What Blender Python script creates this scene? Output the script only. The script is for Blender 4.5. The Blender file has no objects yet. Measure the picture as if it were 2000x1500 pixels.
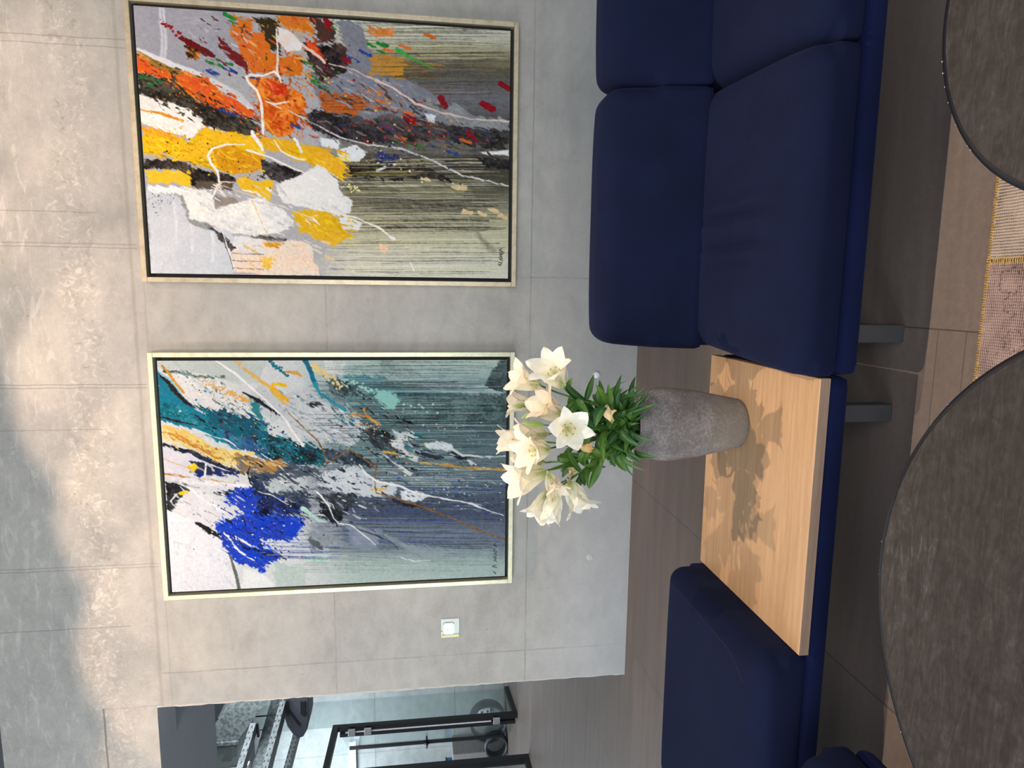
import bpy, bmesh, math, random
import numpy as np
from mathutils import Vector, Matrix, noise as mnoise
random.seed(7)
R = math.radians
scene = bpy.context.scene
COL = scene.collection

# ---------------------------------------------------------------- camera (photo is turned on its side: camera rolled 90 deg)
CAM = Vector((0.0, -3.495, 1.2))
RT = Vector((0.98991624, 0.14144308, -0.0077263))      # world direction "right" of the upright view
UP = Vector((-0.01183988, 0.13696974, 0.99050447))
FW = Vector((-0.14115828, 0.98042498, -0.13726324))
FPX = 1260.39
cd = bpy.data.cameras.new('camera'); cam = bpy.data.objects.new('camera', cd); COL.objects.link(cam)
cd.sensor_width = 36.0; cd.lens = 36.0 * FPX / 2000.0; cd.clip_start = 0.05; cd.clip_end = 100
m = Matrix((( -UP.x, RT.x, -FW.x, CAM.x), (-UP.y, RT.y, -FW.y, CAM.y), (-UP.z, RT.z, -FW.z, CAM.z), (0, 0, 0, 1)))
cam.matrix_world = m
scene.camera = cam

def at(px, py, Y):
    """photo pixel -> world point on the vertical plane y = Y"""
    d = RT * ((1500 - py - 750) / FPX) - UP * ((px - 1000) / FPX) + FW
    return CAM + d * ((Y - CAM.y) / d.y)

# ---------------------------------------------------------------- helpers
def lin(c):
    out = []
    for v in c[:3]:
        v = v / 255.0
        out.append(v / 12.92 if v <= 0.04045 else ((v + 0.055) / 1.055) ** 2.4)
    return (*out, 1.0)

def tag(o, label=None, cat=None, group=None, kind=None):
    if label: o['label'] = label
    if cat: o['category'] = cat
    if group: o['group'] = group
    if kind: o['kind'] = kind
    return o

def link_mesh(name, me, mat=None, parent=None):
    o = bpy.data.objects.new(name, me); COL.objects.link(o)
    if mat: me.materials.append(mat)
    if parent:
        o.parent = parent
        if parent.type == 'EMPTY': o.matrix_parent_inverse = parent.matrix_basis.inverted()
    return o

def obj(name, bm, mat=None, parent=None, smooth=False):
    me = bpy.data.meshes.new(name)
    bmesh.ops.recalc_face_normals(bm, faces=bm.faces)
    bm.to_mesh(me); bm.free()
    if smooth:
        for p in me.polygons: p.use_smooth = True
    return link_mesh(name, me, mat, parent)

def empty(name, loc, rz=0.0):
    o = bpy.data.objects.new(name, None); COL.objects.link(o)
    o.location = loc; o.rotation_euler = (0, 0, rz); o.empty_display_size = .05
    return o

def struct(o):
    o['kind'] = 'structure'; return o

def box(bm, x0, x1, y0, y1, z0, z1, bev=0.0, seg=2, M=None):
    v = [bm.verts.new((x, y, z)) for x in (x0, x1) for y in (y0, y1) for z in (z0, z1)]
    F = [(0, 1, 3, 2), (4, 6, 7, 5), (0, 4, 5, 1), (2, 3, 7, 6), (0, 2, 6, 4), (1, 5, 7, 3)]
    fs = [bm.faces.new([v[i] for i in f]) for f in F]
    if M is not None:
        for q in v: q.co = M @ q.co
    if bev > 0:
        es = list({e for f in fs for e in f.edges})
        bmesh.ops.bevel(bm, geom=es, offset=bev, segments=seg, affect='EDGES', profile=.5)
    return bm

def bbox(*a, **k):
    bm = bmesh.new(); box(bm, *a, **k); return bm

def tube(bm, pts, rad, n=8, cap=True):
    pts = [Vector(p) for p in pts]
    if not hasattr(rad, '__len__'): rad = [rad] * len(pts)
    rings = []; nrm = None
    for i, p in enumerate(pts):
        t = (pts[min(i + 1, len(pts) - 1)] - pts[max(i - 1, 0)]).normalized()
        if nrm is None:
            nrm = t.cross(Vector((0, 0, 1)))
            if nrm.length < 1e-3: nrm = t.cross(Vector((1, 0, 0)))
        nrm = (nrm - t * nrm.dot(t)).normalized(); b = t.cross(nrm)
        rings.append([bm.verts.new(p + (nrm * math.cos(2 * math.pi * k / n) + b * math.sin(2 * math.pi * k / n)) * rad[i]) for k in range(n)])
    for a, b in zip(rings, rings[1:]):
        for k in range(n): bm.faces.new((a[k], a[(k + 1) % n], b[(k + 1) % n], b[k]))
    if cap:
        bm.faces.new(rings[0][::-1]); bm.faces.new(rings[-1])
    return bm

def lathe(bm, prof, cx=0, cy=0, n=64, close=False):
    rings = []
    for r, z in prof:
        if r < 1e-5: rings.append([bm.verts.new((cx, cy, z))])
        else: rings.append([bm.verts.new((cx + r * math.cos(2 * math.pi * k / n), cy + r * math.sin(2 * math.pi * k / n), z)) for k in range(n)])
    for a, b in zip(rings, rings[1:]):
        for k in range(n):
            k2 = (k + 1) % n
            if len(a) == 1 and len(b) == 1: continue
            if len(a) == 1: bm.faces.new((a[0], b[k], b[k2]))
            elif len(b) == 1: bm.faces.new((a[k], a[k2], b[0]))
            else: bm.faces.new((a[k], a[k2], b[k2], b[k]))
    return bm

def prism(bm, poly, y0, y1):
    """poly of (x,z) extruded along y"""
    a = [bm.verts.new((x, y0, z)) for x, z in poly]; b = [bm.verts.new((x, y1, z)) for x, z in poly]
    bm.faces.new(a); bm.faces.new(b[::-1])
    n = len(poly)
    for i in range(n): bm.faces.new((a[i], b[i], b[(i + 1) % n], a[(i + 1) % n]))
    return bm

def cushion(x0, x1, y0, y1, z0, z1, r=.04, puff=.012, res=.02, fn=None, rb=None):
    """soft upholstered block: rounded box with bulging top and sides; rb = smaller radius for the bottom edges"""
    bm = bmesh.new()
    def ax(a, b):
        n = max(4, int((b - a) / res)); return [a + (b - a) * i / n for i in range(n + 1)]
    X, Y, Z = ax(x0, x1), ax(y0, y1), ax(z0, z1)
    vs = {}
    def V(i, j, k):
        key = (i, j, k)
        if key not in vs: vs[key] = bm.verts.new((X[i], Y[j], Z[k]))
        return vs[key]
    nx, ny, nz = len(X) - 1, len(Y) - 1, len(Z) - 1
    for i in range(nx):
        for j in range(ny):
            for k in (0, nz): bm.faces.new((V(i, j, k), V(i + 1, j, k), V(i + 1, j + 1, k), V(i, j + 1, k)))
        for k in range(nz):
            for j in (0, ny): bm.faces.new((V(i, j, k), V(i + 1, j, k), V(i + 1, j, k + 1), V(i, j, k + 1)))
    for j in range(ny):
        for k in range(nz):
            for i in (0, nx): bm.faces.new((V(i, j, k), V(i, j + 1, k), V(i, j + 1, k + 1), V(i, j, k + 1)))
    cx, cy, cz = (x0 + x1) / 2, (y0 + y1) / 2, (z0 + z1) / 2
    if rb is None: rb = r
    for v in bm.verts:
        p = v.co
        rr = r if p.z > cz else rb
        q = Vector((min(max(p.x, x0 + rr), x1 - rr), min(max(p.y, y0 + rr), y1 - rr), min(max(p.z, z0 + rr), z1 - rr)))
        d = p - q
        if d.length > 1e-6:
            # cube-sphere style rounding of the edges
            v.co = q + d.normalized() * rr
        p = v.co
        a, b, c = (p.x - cx) / (x1 - x0) * 2, (p.y - cy) / (y1 - y0) * 2, (p.z - cz) / (z1 - z0) * 2
        ea, eb, ec = max(0, 1 - a ** 4), max(0, 1 - b ** 4), max(0, 1 - c ** 2)
        if c > 0: p.z += puff * ea * eb * c
        p.x += puff * .6 * a * ec * eb; p.y += puff * .6 * b * ec * ea
        if fn: v.co = fn(v.co.copy())
    return bm

# ---------------------------------------------------------------- material helpers
class NT:
    def __init__(s, name):
        s.m = bpy.data.materials.new(name); s.m.use_nodes = True
        s.t = s.m.node_tree; s.n = s.t.nodes; s.l = s.t.links
        s.b = s.n['Principled BSDF']; s.out = s.n['Material Output']
    def new(s, typ, **k):
        n = s.n.new(typ)
        for a, v in k.items(): setattr(n, a, v)
        return n
    def set(s, sock, v):
        if hasattr(v, 'is_output') or isinstance(v, bpy.types.NodeSocket): s.l.new(v, sock)
        else: sock.default_value = v
    def math(s, op, a, b=0.0, c=None, clamp=False):
        n = s.new('ShaderNodeMath', operation=op, use_clamp=clamp)
        s.set(n.inputs[0], a); s.set(n.inputs[1], b)
        if c is not None: s.set(n.inputs[2], c)
        return n.outputs[0]
    def coord(s, scale=(1, 1, 1), which='Object'):
        tc = s.new('ShaderNodeTexCoord'); mp = s.new('ShaderNodeMapping'); mp.inputs['Scale'].default_value = scale
        s.l.new(tc.outputs[which], mp.inputs[0]); return mp.outputs[0]
    def noise(s, vec, scale=5, detail=6, rough=.6, dist=0.0):
        n = s.new('ShaderNodeTexNoise'); s.l.new(vec, n.inputs['Vector'])
        n.inputs['Scale'].default_value = scale; n.inputs['Detail'].default_value = detail
        n.inputs['Roughness'].default_value = rough; n.inputs['Distortion'].default_value = dist
        return n.outputs['Fac']
    def voro(s, vec, scale=5, feature='F1'):
        n = s.new('ShaderNodeTexVoronoi', feature=feature); s.l.new(vec, n.inputs['Vector']); n.inputs['Scale'].default_value = scale
        return n.outputs['Distance']
    def ramp(s, fac, stops):
        n = s.new('ShaderNodeValToRGB'); s.l.new(fac, n.inputs[0]); e = n.color_ramp.elements
        while len(e) < len(stops): e.new(.5)
        for q, (p, c) in zip(e, stops): q.position = p; q.color = lin(c) if len(c) == 3 and max(c) > 1 else (*c[:3], 1)
        return n.outputs[0]
    def fr(s, fac, a, b, lo=0.0, hi=1.0):
        n = s.new('ShaderNodeMapRange', interpolation_type='SMOOTHSTEP'); s.l.new(fac, n.inputs[0])
        n.inputs[1].default_value = a; n.inputs[2].default_value = b; n.inputs[3].default_value = lo; n.inputs[4].default_value = hi
        return n.outputs[0]
    def mix(s, fac, a, b, mode='MIX'):
        n = s.new('ShaderNodeMix', data_type='RGBA', blend_type=mode)
        s.set(n.inputs[0], fac)
        s.set(n.inputs[6], lin(a) if isinstance(a, tuple) and len(a) == 3 else a)
        s.set(n.inputs[7], lin(b) if isinstance(b, tuple) and len(b) == 3 else b)
        return n.outputs[2]
    def xyz(s, vec):
        n = s.new('ShaderNodeSeparateXYZ'); s.l.new(vec, n.inputs[0]); return n.outputs
    def bump(s, h, strength=.2, dist=.01):
        n = s.new('ShaderNodeBump'); s.l.new(h, n.inputs['Height']); n.inputs['Strength'].default_value = strength; n.inputs['Distance'].default_value = dist
        s.l.new(n.outputs[0], s.b.inputs['Normal'])
    def fin(s, col=None, rough=.5, metal=0.0, spec=None, sheen=None):
        if col is not None: s.set(s.b.inputs['Base Color'], lin(col) if isinstance(col, tuple) and len(col) == 3 else col)
        s.set(s.b.inputs['Roughness'], rough); s.set(s.b.inputs['Metallic'], metal)
        if spec is not None: s.b.inputs['Specular IOR Level'].default_value = spec
        if sheen is not None: s.b.inputs['Sheen Weight'].default_value = sheen
        return s.m

def plain(name, col, rough=.5, metal=0.0, var=.06, scale=30):
    t = NT(name); n = t.noise(t.coord(), scale, 4)
    a = tuple(max(0, c * (1 - var)) for c in col); b = tuple(min(255, c * (1 + var)) for c in col)
    return t.fin(t.ramp(n, [(.3, a), (.7, b)]), rough, metal)

def line_mask(t, co, val, w, lo=None, hi=None, other=None, wob=None):
    """1 on a thin line |co-val|<w, optionally limited to lo<other<hi"""
    c = t.math('ADD', co, wob) if wob is not None else co
    d = t.math('ABSOLUTE', t.math('SUBTRACT', c, val))
    m_ = t.fr(d, w * .4, w, 1.0, 0.0)
    if other is not None:
        m_ = t.math('MULTIPLY', m_, t.math('GREATER_THAN', other, lo)); m_ = t.math('MULTIPLY', m_, t.math('LESS_THAN', other, hi))
    return m_
# ---------------------------------------------------------------- brush painter: abstract canvases as per-vertex colour
class Canvas:
    """a raster of paint; X,Y are the study coordinates in which the strokes are written down (X runs down the canvas, Y to its left)"""
    def __init__(s, na, nb, quad, seed):
        s.na, s.nb = na, nb; s.rng = np.random.RandomState(seed)
        A, B = np.meshgrid((np.arange(na) + .5) / na, (np.arange(nb) + .5) / nb, indexing='ij')
        (x0, y0), (x1, y1), (x2, y2), (x3, y3) = quad       # (a,b) = (0,0) (1,0) (1,1) (0,1)
        dx1, dx2, dx3 = x1 - x2, x3 - x2, x0 - x1 + x2 - x3
        dy1, dy2, dy3 = y1 - y2, y3 - y2, y0 - y1 + y2 - y3
        den = dx1 * dy2 - dx2 * dy1
        g = (dx3 * dy2 - dx2 * dy3) / den; h = (dx1 * dy3 - dx3 * dy1) / den
        w = g * A + h * B + 1
        s.X = ((x1 - x0 + g * x1) * A + (x3 - x0 + h * x3) * B + x0) / w
        s.Y = ((y1 - y0 + g * y1) * A + (y3 - y0 + h * y3) * B + y0) / w
        s.C = np.zeros((na, nb, 3)) + 200.0
        t = R(32); c_, s_ = math.cos(t), math.sin(t)
        U, Vv = s.X * c_ + s.Y * s_, -s.X * s_ + s.Y * c_   # along / across the sweeping diagonal
        s.n1 = s.fbm(s.X / 60, s.Y / 60, 5); s.n2 = s.fbm(s.X / 60 + 31, s.Y / 60 + 17, 5)
        s.fine = s.fbm(s.X / 9, s.Y / 9, 3); s.fine2 = s.fbm(s.X / 7 + 50, s.Y / 7 + 9, 3)
        s.dry = s.fbm(U / 70, Vv / 7, 4)                    # brush streaks along the diagonal
        s.run = s.fbm(s.X / 160, s.Y / 5, 4)                # vertical runs of thin paint
        s.big = s.fbm(s.X / 200 + 7, s.Y / 200, 4)
    def fbm(s, u, v, o):
        tot = np.zeros_like(u); amp = 1.0; nrm = 0
        for k in range(o):
            T = s.rng.rand(256, 256)
            iu, iv = np.floor(u).astype(int), np.floor(v).astype(int); fu, fv = u - iu, v - iv
            fu = fu * fu * (3 - 2 * fu); fv = fv * fv * (3 - 2 * fv)
            a, b, c, d = T[iu & 255, iv & 255], T[(iu + 1) & 255, iv & 255], T[iu & 255, (iv + 1) & 255], T[(iu + 1) & 255, (iv + 1) & 255]
            tot += amp * ((a * (1 - fu) + b * fu) * (1 - fv) + (c * (1 - fu) + d * fu) * fv); nrm += amp
            amp *= .55; u = u * 2.03 + 5.1; v = v * 2.03 + 3.7
        return tot / nrm - .5
    def win(s, x0, x1, y0, y1, pad):
        m_ = (s.X > x0 - pad) & (s.X < x1 + pad) & (s.Y > y0 - pad) & (s.Y < y1 + pad)
        ia = np.where(m_.any(1))[0]; ib = np.where(m_.any(0))[0]
        if len(ia) == 0 or len(ib) == 0: return None
        return slice(ia[0], ia[-1] + 1), slice(ib[0], ib[-1] + 1)
    def comp(s, w, mask, col, var, col2):
        c = np.array(col, float)
        n = s.n2[w] * 1.1 + s.dry[w] * .45 + s.fine[w] * .5
        if col2 is not None:
            k = np.clip(n * 2.2 + .5, 0, 1)[..., None]; c = c * (1 - k) + np.array(col2, float) * k
        c = c + (n * var)[..., None]
        s.C[w] = s.C[w] * (1 - mask[..., None]) + c * mask[..., None]
    def blob(s, pts, col, col2=None, rough=26, dry=10, soft=3, a=1.0, var=45, gaps=0.0):
        P = np.array(pts, float); w = s.win(P[:, 0].min(), P[:, 0].max(), P[:, 1].min(), P[:, 1].max(), rough * 2 + 10)
        if w is None: return
        x = s.X[w] + s.n1[w] * rough * 1.6; y = s.Y[w] + s.n2[w] * rough * 1.6
        d = np.full(x.shape, 1e9); ins = np.zeros(x.shape, bool); n = len(P)
        for i in range(n):
            ax_, ay = P[i]; bx, by = P[(i + 1) % n]; ex, ey = bx - ax_, by - ay
            t = np.clip(((x - ax_) * ex + (y - ay) * ey) / (ex * ex + ey * ey + 1e-9), 0, 1)
            d = np.minimum(d, np.hypot(x - ax_ - t * ex, y - ay - t * ey))
            cr = ((ay > y) != (by > y)) & (x < ex * (y - ay) / (ey + 1e-9) + ax_); ins ^= cr
        sd = np.where(ins, -d, d) + (s.dry[w] * 2.2 + s.fine[w] * 1.2) * dry
        mask = np.clip(.5 - sd / (2 * soft), 0, 1) * a
        if gaps: mask = mask * np.clip((s.dry[w] * .7 + s.fine2[w] * .7 + .62 - gaps) * 9, 0, 1)
        s.comp(w, mask, col, var, col2)
    def stroke(s, pts, wd, col, col2=None, rough=6, dry=3, soft=2, a=1.0, var=30, gaps=0.0, taper=0.0):
        P = np.array(pts, float)
        W = .8 * np.array(wd if hasattr(wd, '__len__') else [wd * (1 - taper * i / max(1, len(P) - 1)) for i in range(len(P))], float) / 2
        w = s.win(P[:, 0].min(), P[:, 0].max(), P[:, 1].min(), P[:, 1].max(), W.max() + rough * 2 + 8)
        if w is None: return
        x = s.X[w] + s.n1[w] * rough * 2; y = s.Y[w] + s.n2[w] * rough * 2
        d = np.full(x.shape, 1e9)
        for i in range(len(P) - 1):
            ax_, ay = P[i]; ex, ey = P[i + 1] - P[i]
            t = np.clip(((x - ax_) * ex + (y - ay) * ey) / (ex * ex + ey * ey + 1e-9), 0, 1)
            d = np.minimum(d, np.hypot(x - ax_ - t * ex, y - ay - t * ey) - (W[i] + (W[i + 1] - W[i]) * t))
        d = d + (s.dry[w] * 2 + s.fine[w]) * dry
        mask = np.clip(.5 - d / (2 * soft), 0, 1) * a
        if gaps: mask = mask * np.clip((s.dry[w] * .6 + s.fine2[w] * .8 + .62 - gaps) * 9, 0, 1)
        s.comp(w, mask, col, var, col2)
    def grad(s, stops, x0, soft, warp=40, x1=9e9):
        ys = [p for p, c in stops]; cs = np.array([c for p, c in stops], float)
        yy = s.Y + s.n1 * warp + s.run * 70
        g = np.stack([np.interp(yy, ys, cs[:, k]) for k in range(3)], -1)
        mask = np.clip((s.X + s.n2 * 160 + s.dry * 120 - x0) / soft + .5, 0, 1) * np.clip((x1 - s.X - s.n2 * 160) / soft + .5, 0, 1)
        s.C = s.C * (1 - mask[..., None]) + g * mask[..., None]
    def drips(s, n, x0, x1, y0, y1, cols, lmin, lmax, wmin=1.6, wmax=4, a=.85, anchor=None):
        for _ in range(n):
            y = s.rng.uniform(y0, y1); L = s.rng.uniform(lmin, lmax); xs = s.rng.uniform(x0, max(x0 + 1, x1 - L)) if anchor is None else anchor + s.rng.uniform(-40, 40)
            xe = min(xs + L, x1); c = cols[s.rng.randint(len(cols))]; k = s.rng.uniform(wmin, wmax)
            ns = 5; pts = [(xs + (xe - xs) * i / ns, y + s.rng.uniform(-2, 2)) for i in range(ns + 1)]
            s.stroke(pts, [k * s.rng.uniform(.5, 1.2) for _ in pts], c, rough=1.5, dry=.8, soft=1.4, a=a * s.rng.uniform(.5, 1), var=15)
    def splat(s, n, cx, cy, sx, sy, cols, rmin=1.5, rmax=6, ang=0.0, a=.95):
        ca, sa = math.cos(ang), math.sin(ang)
        for _ in range(n):
            p, q = s.rng.randn() * sx, s.rng.randn() * sy
            x, y = cx + p * ca - q * sa, cy + p * sa + q * ca
            r_ = rmin + (rmax - rmin) * s.rng.rand() ** 3; c = cols[s.rng.randint(len(cols))]
            s.stroke([(x, y), (x + s.rng.uniform(-1, 1) * r_, y + s.rng.uniform(-.5, .5) * r_)], 2 * r_, c, rough=3, dry=1, soft=1.3, a=a, var=15)
    def dots(s, p0, p1, n, r0, r1, col, jit=8):
        for i in range(n):
            t = (i + .5) / n; r_ = s.rng.uniform(.5, 1.1) * (r0 + (r1 - r0) * t)
            x, y = p0[0] + (p1[0] - p0[0]) * t + s.rng.randn() * jit, p0[1] + (p1[1] - p0[1]) * t + s.rng.randn() * jit
            s.stroke([(x, y), (x + r_ * .4, y)], 2 * r_, col, rough=5, dry=2, soft=1.4, var=15)
    def scumble(s, n, pts, cols, lmin=10, lmax=46, wmin=4, wmax=12, ang=32, spread=14, a=.9):
        """short broken dabs scattered inside the polygon pts"""
        P = np.array(pts, float); k = 0; tries = 0
        while k < n and tries < n * 8:
            tries += 1
            x, y = s.rng.uniform(P[:, 0].min(), P[:, 0].max()), s.rng.uniform(P[:, 1].min(), P[:, 1].max()); ins = False
            for i in range(len(P)):
                ax_, ay = P[i]; bx, by = P[(i + 1) % len(P)]
                if (ay > y) != (by > y) and x < (bx - ax_) * (y - ay) / (by - ay) + ax_: ins = not ins
            if not ins: continue
            k += 1; t = R(s.rng.normal(ang, spread)); L = s.rng.uniform(lmin, lmax); w_ = s.rng.uniform(wmin, wmax)
            s.stroke([(x, y), (x + L * .5 * math.cos(t), y + L * .5 * math.sin(t)), (x + L * math.cos(t), y + L * math.sin(t))], [w_ * .6, w_, w_ * .4], cols[s.rng.randint(len(cols))], rough=8, dry=6, soft=1.5, a=a, var=30, gaps=.12)
    def mesh(s, name, x0, x1, y, z0, z1, mat, parent, gain=1.0):
        """canvas sheet in the plane y; row a=0 is the top edge, column b=0 the right edge"""
        # fine mottling of the paint film
        s.C += (s.fine * 22 + s.fine2 * 14)[..., None]
        col = np.clip(s.C * gain, 4, 246) / 255.0
        col = np.where(col <= .04045, col / 12.92, ((col + .055) / 1.055) ** 2.4)
        na, nb = s.na, s.nb
        A, B = np.meshgrid(np.arange(na) / (na - 1), np.arange(nb) / (nb - 1), indexing='ij')
        lum = s.C.mean(2)
        co = np.stack([x1 + (x0 - x1) * B, np.full(A.shape, y) , z1 + (z0 - z1) * A], -1).reshape(-1, 3).astype(np.float32)
        idx = np.arange(na * nb).reshape(na, nb)
        f = np.stack([idx[:-1, :-1], idx[:-1, 1:], idx[1:, 1:], idx[1:, :-1]], -1).reshape(-1, 4).astype(np.int32)
        me = bpy.data.meshes.new(name)
        me.vertices.add(len(co)); me.vertices.foreach_set('co', co.ravel())
        me.loops.add(f.size); me.loops.foreach_set('vertex_index', f.ravel())
        me.polygons.add(len(f)); me.polygons.foreach_set('loop_start', np.arange(0, f.size, 4, dtype=np.int32))
        try: me.polygons.foreach_set('loop_total', np.full(len(f), 4, dtype=np.int32))
        except Exception: pass
        me.update(calc_edges=True)
        at_ = me.color_attributes.new('paint', 'FLOAT_COLOR', 'POINT')
        at_.data.foreach_set('color', np.concatenate([col.reshape(-1, 3), np.ones((na * nb, 1))], 1).astype(np.float32).ravel())
        return link_mesh(name, me, mat, parent)

def paint_material():
    t = NT('oil_paint'); a = t.new('ShaderNodeAttribute', attribute_name='paint')
    h = t.new('ShaderNodeRGBToBW'); t.l.new(a.outputs['Color'], h.inputs[0])
    n = t.noise(t.coord((60, 60, 60)), 3, 4)
    t.bump(t.math('ADD', h.outputs[0], t.math('MULTIPLY', n, .25)), .12, .004)
    return t.fin(a.outputs['Color'], .75, 0, .08)

# ---- the orange and yellow canvas
def warm_canvas(na=720, nb=500):
    c = Canvas(na, nb, [(128, 5), (1778, 118), (1766, 1222), (195, 1195)], 3)
    S, B, D = c.stroke, c.blob, c.drips
    c.C[:] = (172, 172, 176)
    c.grad([(60, (205, 208, 195)), (150, (190, 188, 170)), (215, (150, 145, 115)), (280, (98, 92, 72)), (330, (92, 90, 82)), (420, (112, 112, 118)), (480, (98, 95, 98)), (560, (58, 55, 55)),
            (640, (112, 108, 98)), (700, (62, 58, 52)), (800, (78, 76, 62)), (880, (118, 116, 98)), (960, (170, 168, 140)), (1060, (192, 190, 162)), (1150, (202, 202, 184)), (1230, (208, 208, 192))], 1000, 160)
    B([(125, 0), (560, 20), (620, 250), (420, 320), (140, 200)], (168, 168, 176), (150, 150, 160), 20, 6, var=20)
    B([(180, 820), (480, 900), (570, 1060), (560, 1200), (195, 1200)], (208, 213, 218), (192, 198, 204), 20, 6, var=14)
    B([(560, 1040), (900, 1060), (930, 1200), (560, 1200)], (232, 222, 205), (236, 205, 180), 25, 8, var=16)
    for x, y0, y1 in ((245, 20, 260), (260, 20, 250), (300, 880, 1060), (370, 960, 1100), (460, 1000, 1140)):
        S([(x, y0), (x + 10, (y0 + y1) / 2), (x + 4, y1)], 12, (226, 226, 230), rough=5, a=.75, soft=5)
    D(40, 300, 560, 10, 120, [(150, 150, 160), (185, 185, 192)], 40, 160, 2, 5, .5)
    # long runs of thinned paint, lower half
    dark, crm = [(48, 45, 40), (62, 58, 48), (36, 34, 32)], [(225, 222, 195), (214, 208, 150), (235, 235, 225), (200, 195, 160)]
    D(130, 980, 1775, 70, 260, dark + crm, 120, 620, 1.5, 3.4)
    D(90, 1000, 1775, 240, 480, [(60, 55, 50), (150, 130, 80), (50, 60, 95), (120, 60, 45), (140, 140, 145)], 120, 500, 1.5, 3.4, .8)
    D(220, 950, 1775, 680, 1210, dark + crm + crm, 150, 760, 1.5, 3.6)
    D(60, 1050, 1775, 860, 1010, dark, 200, 650, 1.6, 3)
    # greys behind the warm mass
    B([(1030, 60), (1110, 90), (1180, 230), (1300, 330), (1380, 350), (1560, 500), (1500, 545), (1240, 480), (1150, 510), (920, 400), (880, 300), (1040, 300)], (135, 137, 146), (118, 120, 130), 30, 14)
    B([(1380, 400), (1600, 480), (1772, 520), (1772, 560), (1560, 550), (1420, 480)], (140, 142, 142), None, 25, 14)
    B([(900, 60), (1010, 75), (1010, 170), (930, 150)], (100, 60, 50), (45, 38, 38), 30, 16)
    B([(870, 160), (1050, 190), (1080, 260), (1020, 335), (950, 340), (900, 270)], (42, 36, 38), (70, 50, 45), 34, 16)
    B([(640, 45), (765, 60), (770, 210), (690, 190), (680, 110)], (62, 56, 36), (40, 38, 30), 34, 16)
    B([(1160, 225), (1310, 240), (1310, 325), (1170, 315)], (214, 155, 55), (170, 120, 50), 30, 18, gaps=.1)
    D(40, 1150, 1500, 230, 330, [(215, 160, 50), (90, 70, 40)], 60, 260, 1.6, 3)
    B([(1160, 100), (1260, 110), (1250, 150), (1170, 140)], (215, 130, 60), None, 24, 14, gaps=.15)
    # black sweeps
    B([(870, 515), (930, 455), (1050, 485), (1110, 530), (1240, 575), (1240, 620), (1050, 600), (940, 570)], (44, 40, 44), (60, 55, 60), 26, 16)
    B([(1050, 715), (1200, 690), (1400, 715), (1520, 780), (1200, 775), (1080, 755)], (42, 39, 37), (60, 56, 48), 24, 16)
    B([(1240, 525), (1400, 495), (1600, 560), (1772, 590), (1765, 655), (1500, 605), (1330, 600)], (50, 46, 46), (70, 62, 60), 30, 20)
    B([(1180, 655), (1290, 660), (1280, 700), (1190, 690)], (45, 55, 105), None, 26, 14, gaps=.1)
    B([(1640, 680), (1772, 690), (1772, 730), (1680, 720)], (48, 46, 46), None, 20, 14)
    # orange
    B([(565, 38), (640, 60), (640, 130), (700, 110), (725, 205), (780, 230), (865, 230), (870, 300), (760, 330), (640, 300), (590, 220), (555, 140)], (226, 126, 34), (205, 95, 28), 26, 9)
    B([(755, 45), (890, 58), (915, 120), (835, 112), (780, 95)], (226, 130, 38), (200, 105, 40), 22, 10)
    B([(140, 215), (280, 255), (400, 305), (470, 335), (520, 400), (650, 450), (650, 510), (500, 455), (380, 405), (250, 345), (138, 290)], (238, 112, 38), (215, 80, 28), 26, 14, gaps=.04)
    B([(145, 205), (300, 260), (420, 330), (300, 310), (150, 240)], (120, 105, 60), (200, 140, 50), 20, 16, gaps=.22)
    B([(620, 320), (760, 330), (840, 385), (890, 450), (840, 520), (825, 590), (760, 592), (690, 545), (655, 430)], (214, 92, 28), (232, 132, 38), 26, 10)
    B([(690, 330), (800, 350), (800, 400), (720, 390)], (215, 60, 30), None, 22, 12, gaps=.1)
    B([(940, 395), (1100, 408), (1165, 440), (1100, 492), (960, 475)], (204, 106, 40), (170, 85, 40), 26, 14)
    D(30, 930, 1220, 400, 490, [(60, 50, 42), (180, 90, 35)], 60, 240, 1.6, 3)
    # reds
    c.dots((245, 75), (345, 145), 26, 4, 9, (140, 30, 30), 7)
    S([(335, 145), (400, 190), (475, 235)], [18, 46, 30], (116, 28, 28), (90, 22, 26), 12, 8)
    S([(495, 145), (520, 190), (600, 260), (640, 330)], [14, 50, 46, 12], (126, 32, 30), (100, 24, 28), 14, 9)
    B([(870, 145), (925, 165), (960, 255), (905, 215)], (214, 56, 26), (232, 100, 40), 22, 12)
    B([(350, 180), (420, 200), (420, 250), (360, 230)], (62, 40, 30), (235, 140, 40), 24, 12)
    for x, y, L, an in ((1470, 415, 44, 1.1), (1655, 440, 50, .5), (1590, 565, 52, .9), (1735, 352, 40, .6), (1320, 495, 40, .6), (1050, 245, 20, .3), (965, 70, 44, .9)):
        S([(x, y), (x + L * math.cos(an), y + L * math.sin(an))], 32, (150, 22, 34), (120, 18, 30), 5, 4)
    # greens and blues
    for x, y, r_ in ((548, 55, 22), (560, 78, 14), (465, 262, 14), (490, 245, 10), (520, 278, 16), (545, 265, 12), (890, 262, 16), (905, 320, 20), (925, 345, 18), (1215, 178, 22), (1165, 180, 15), (1205, 210, 14), (1265, 612, 12), (1320, 612, 15), (1380, 630, 14), (1005, 105, 10), (955, 375, 10)):
        S([(x - r_, y - r_ * .4), (x + r_, y + r_ * .5)], r_ * .9, (42, 140, 56), (30, 100, 40), 9, 6)
    S([(1280, 205), (1330, 235), (1445, 288)], [30, 14, 4], (70, 160, 70), None, 5, 3)
    S([(930, 330), (990, 400)], 7, (40, 130, 60), None, 8, 4)
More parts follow.
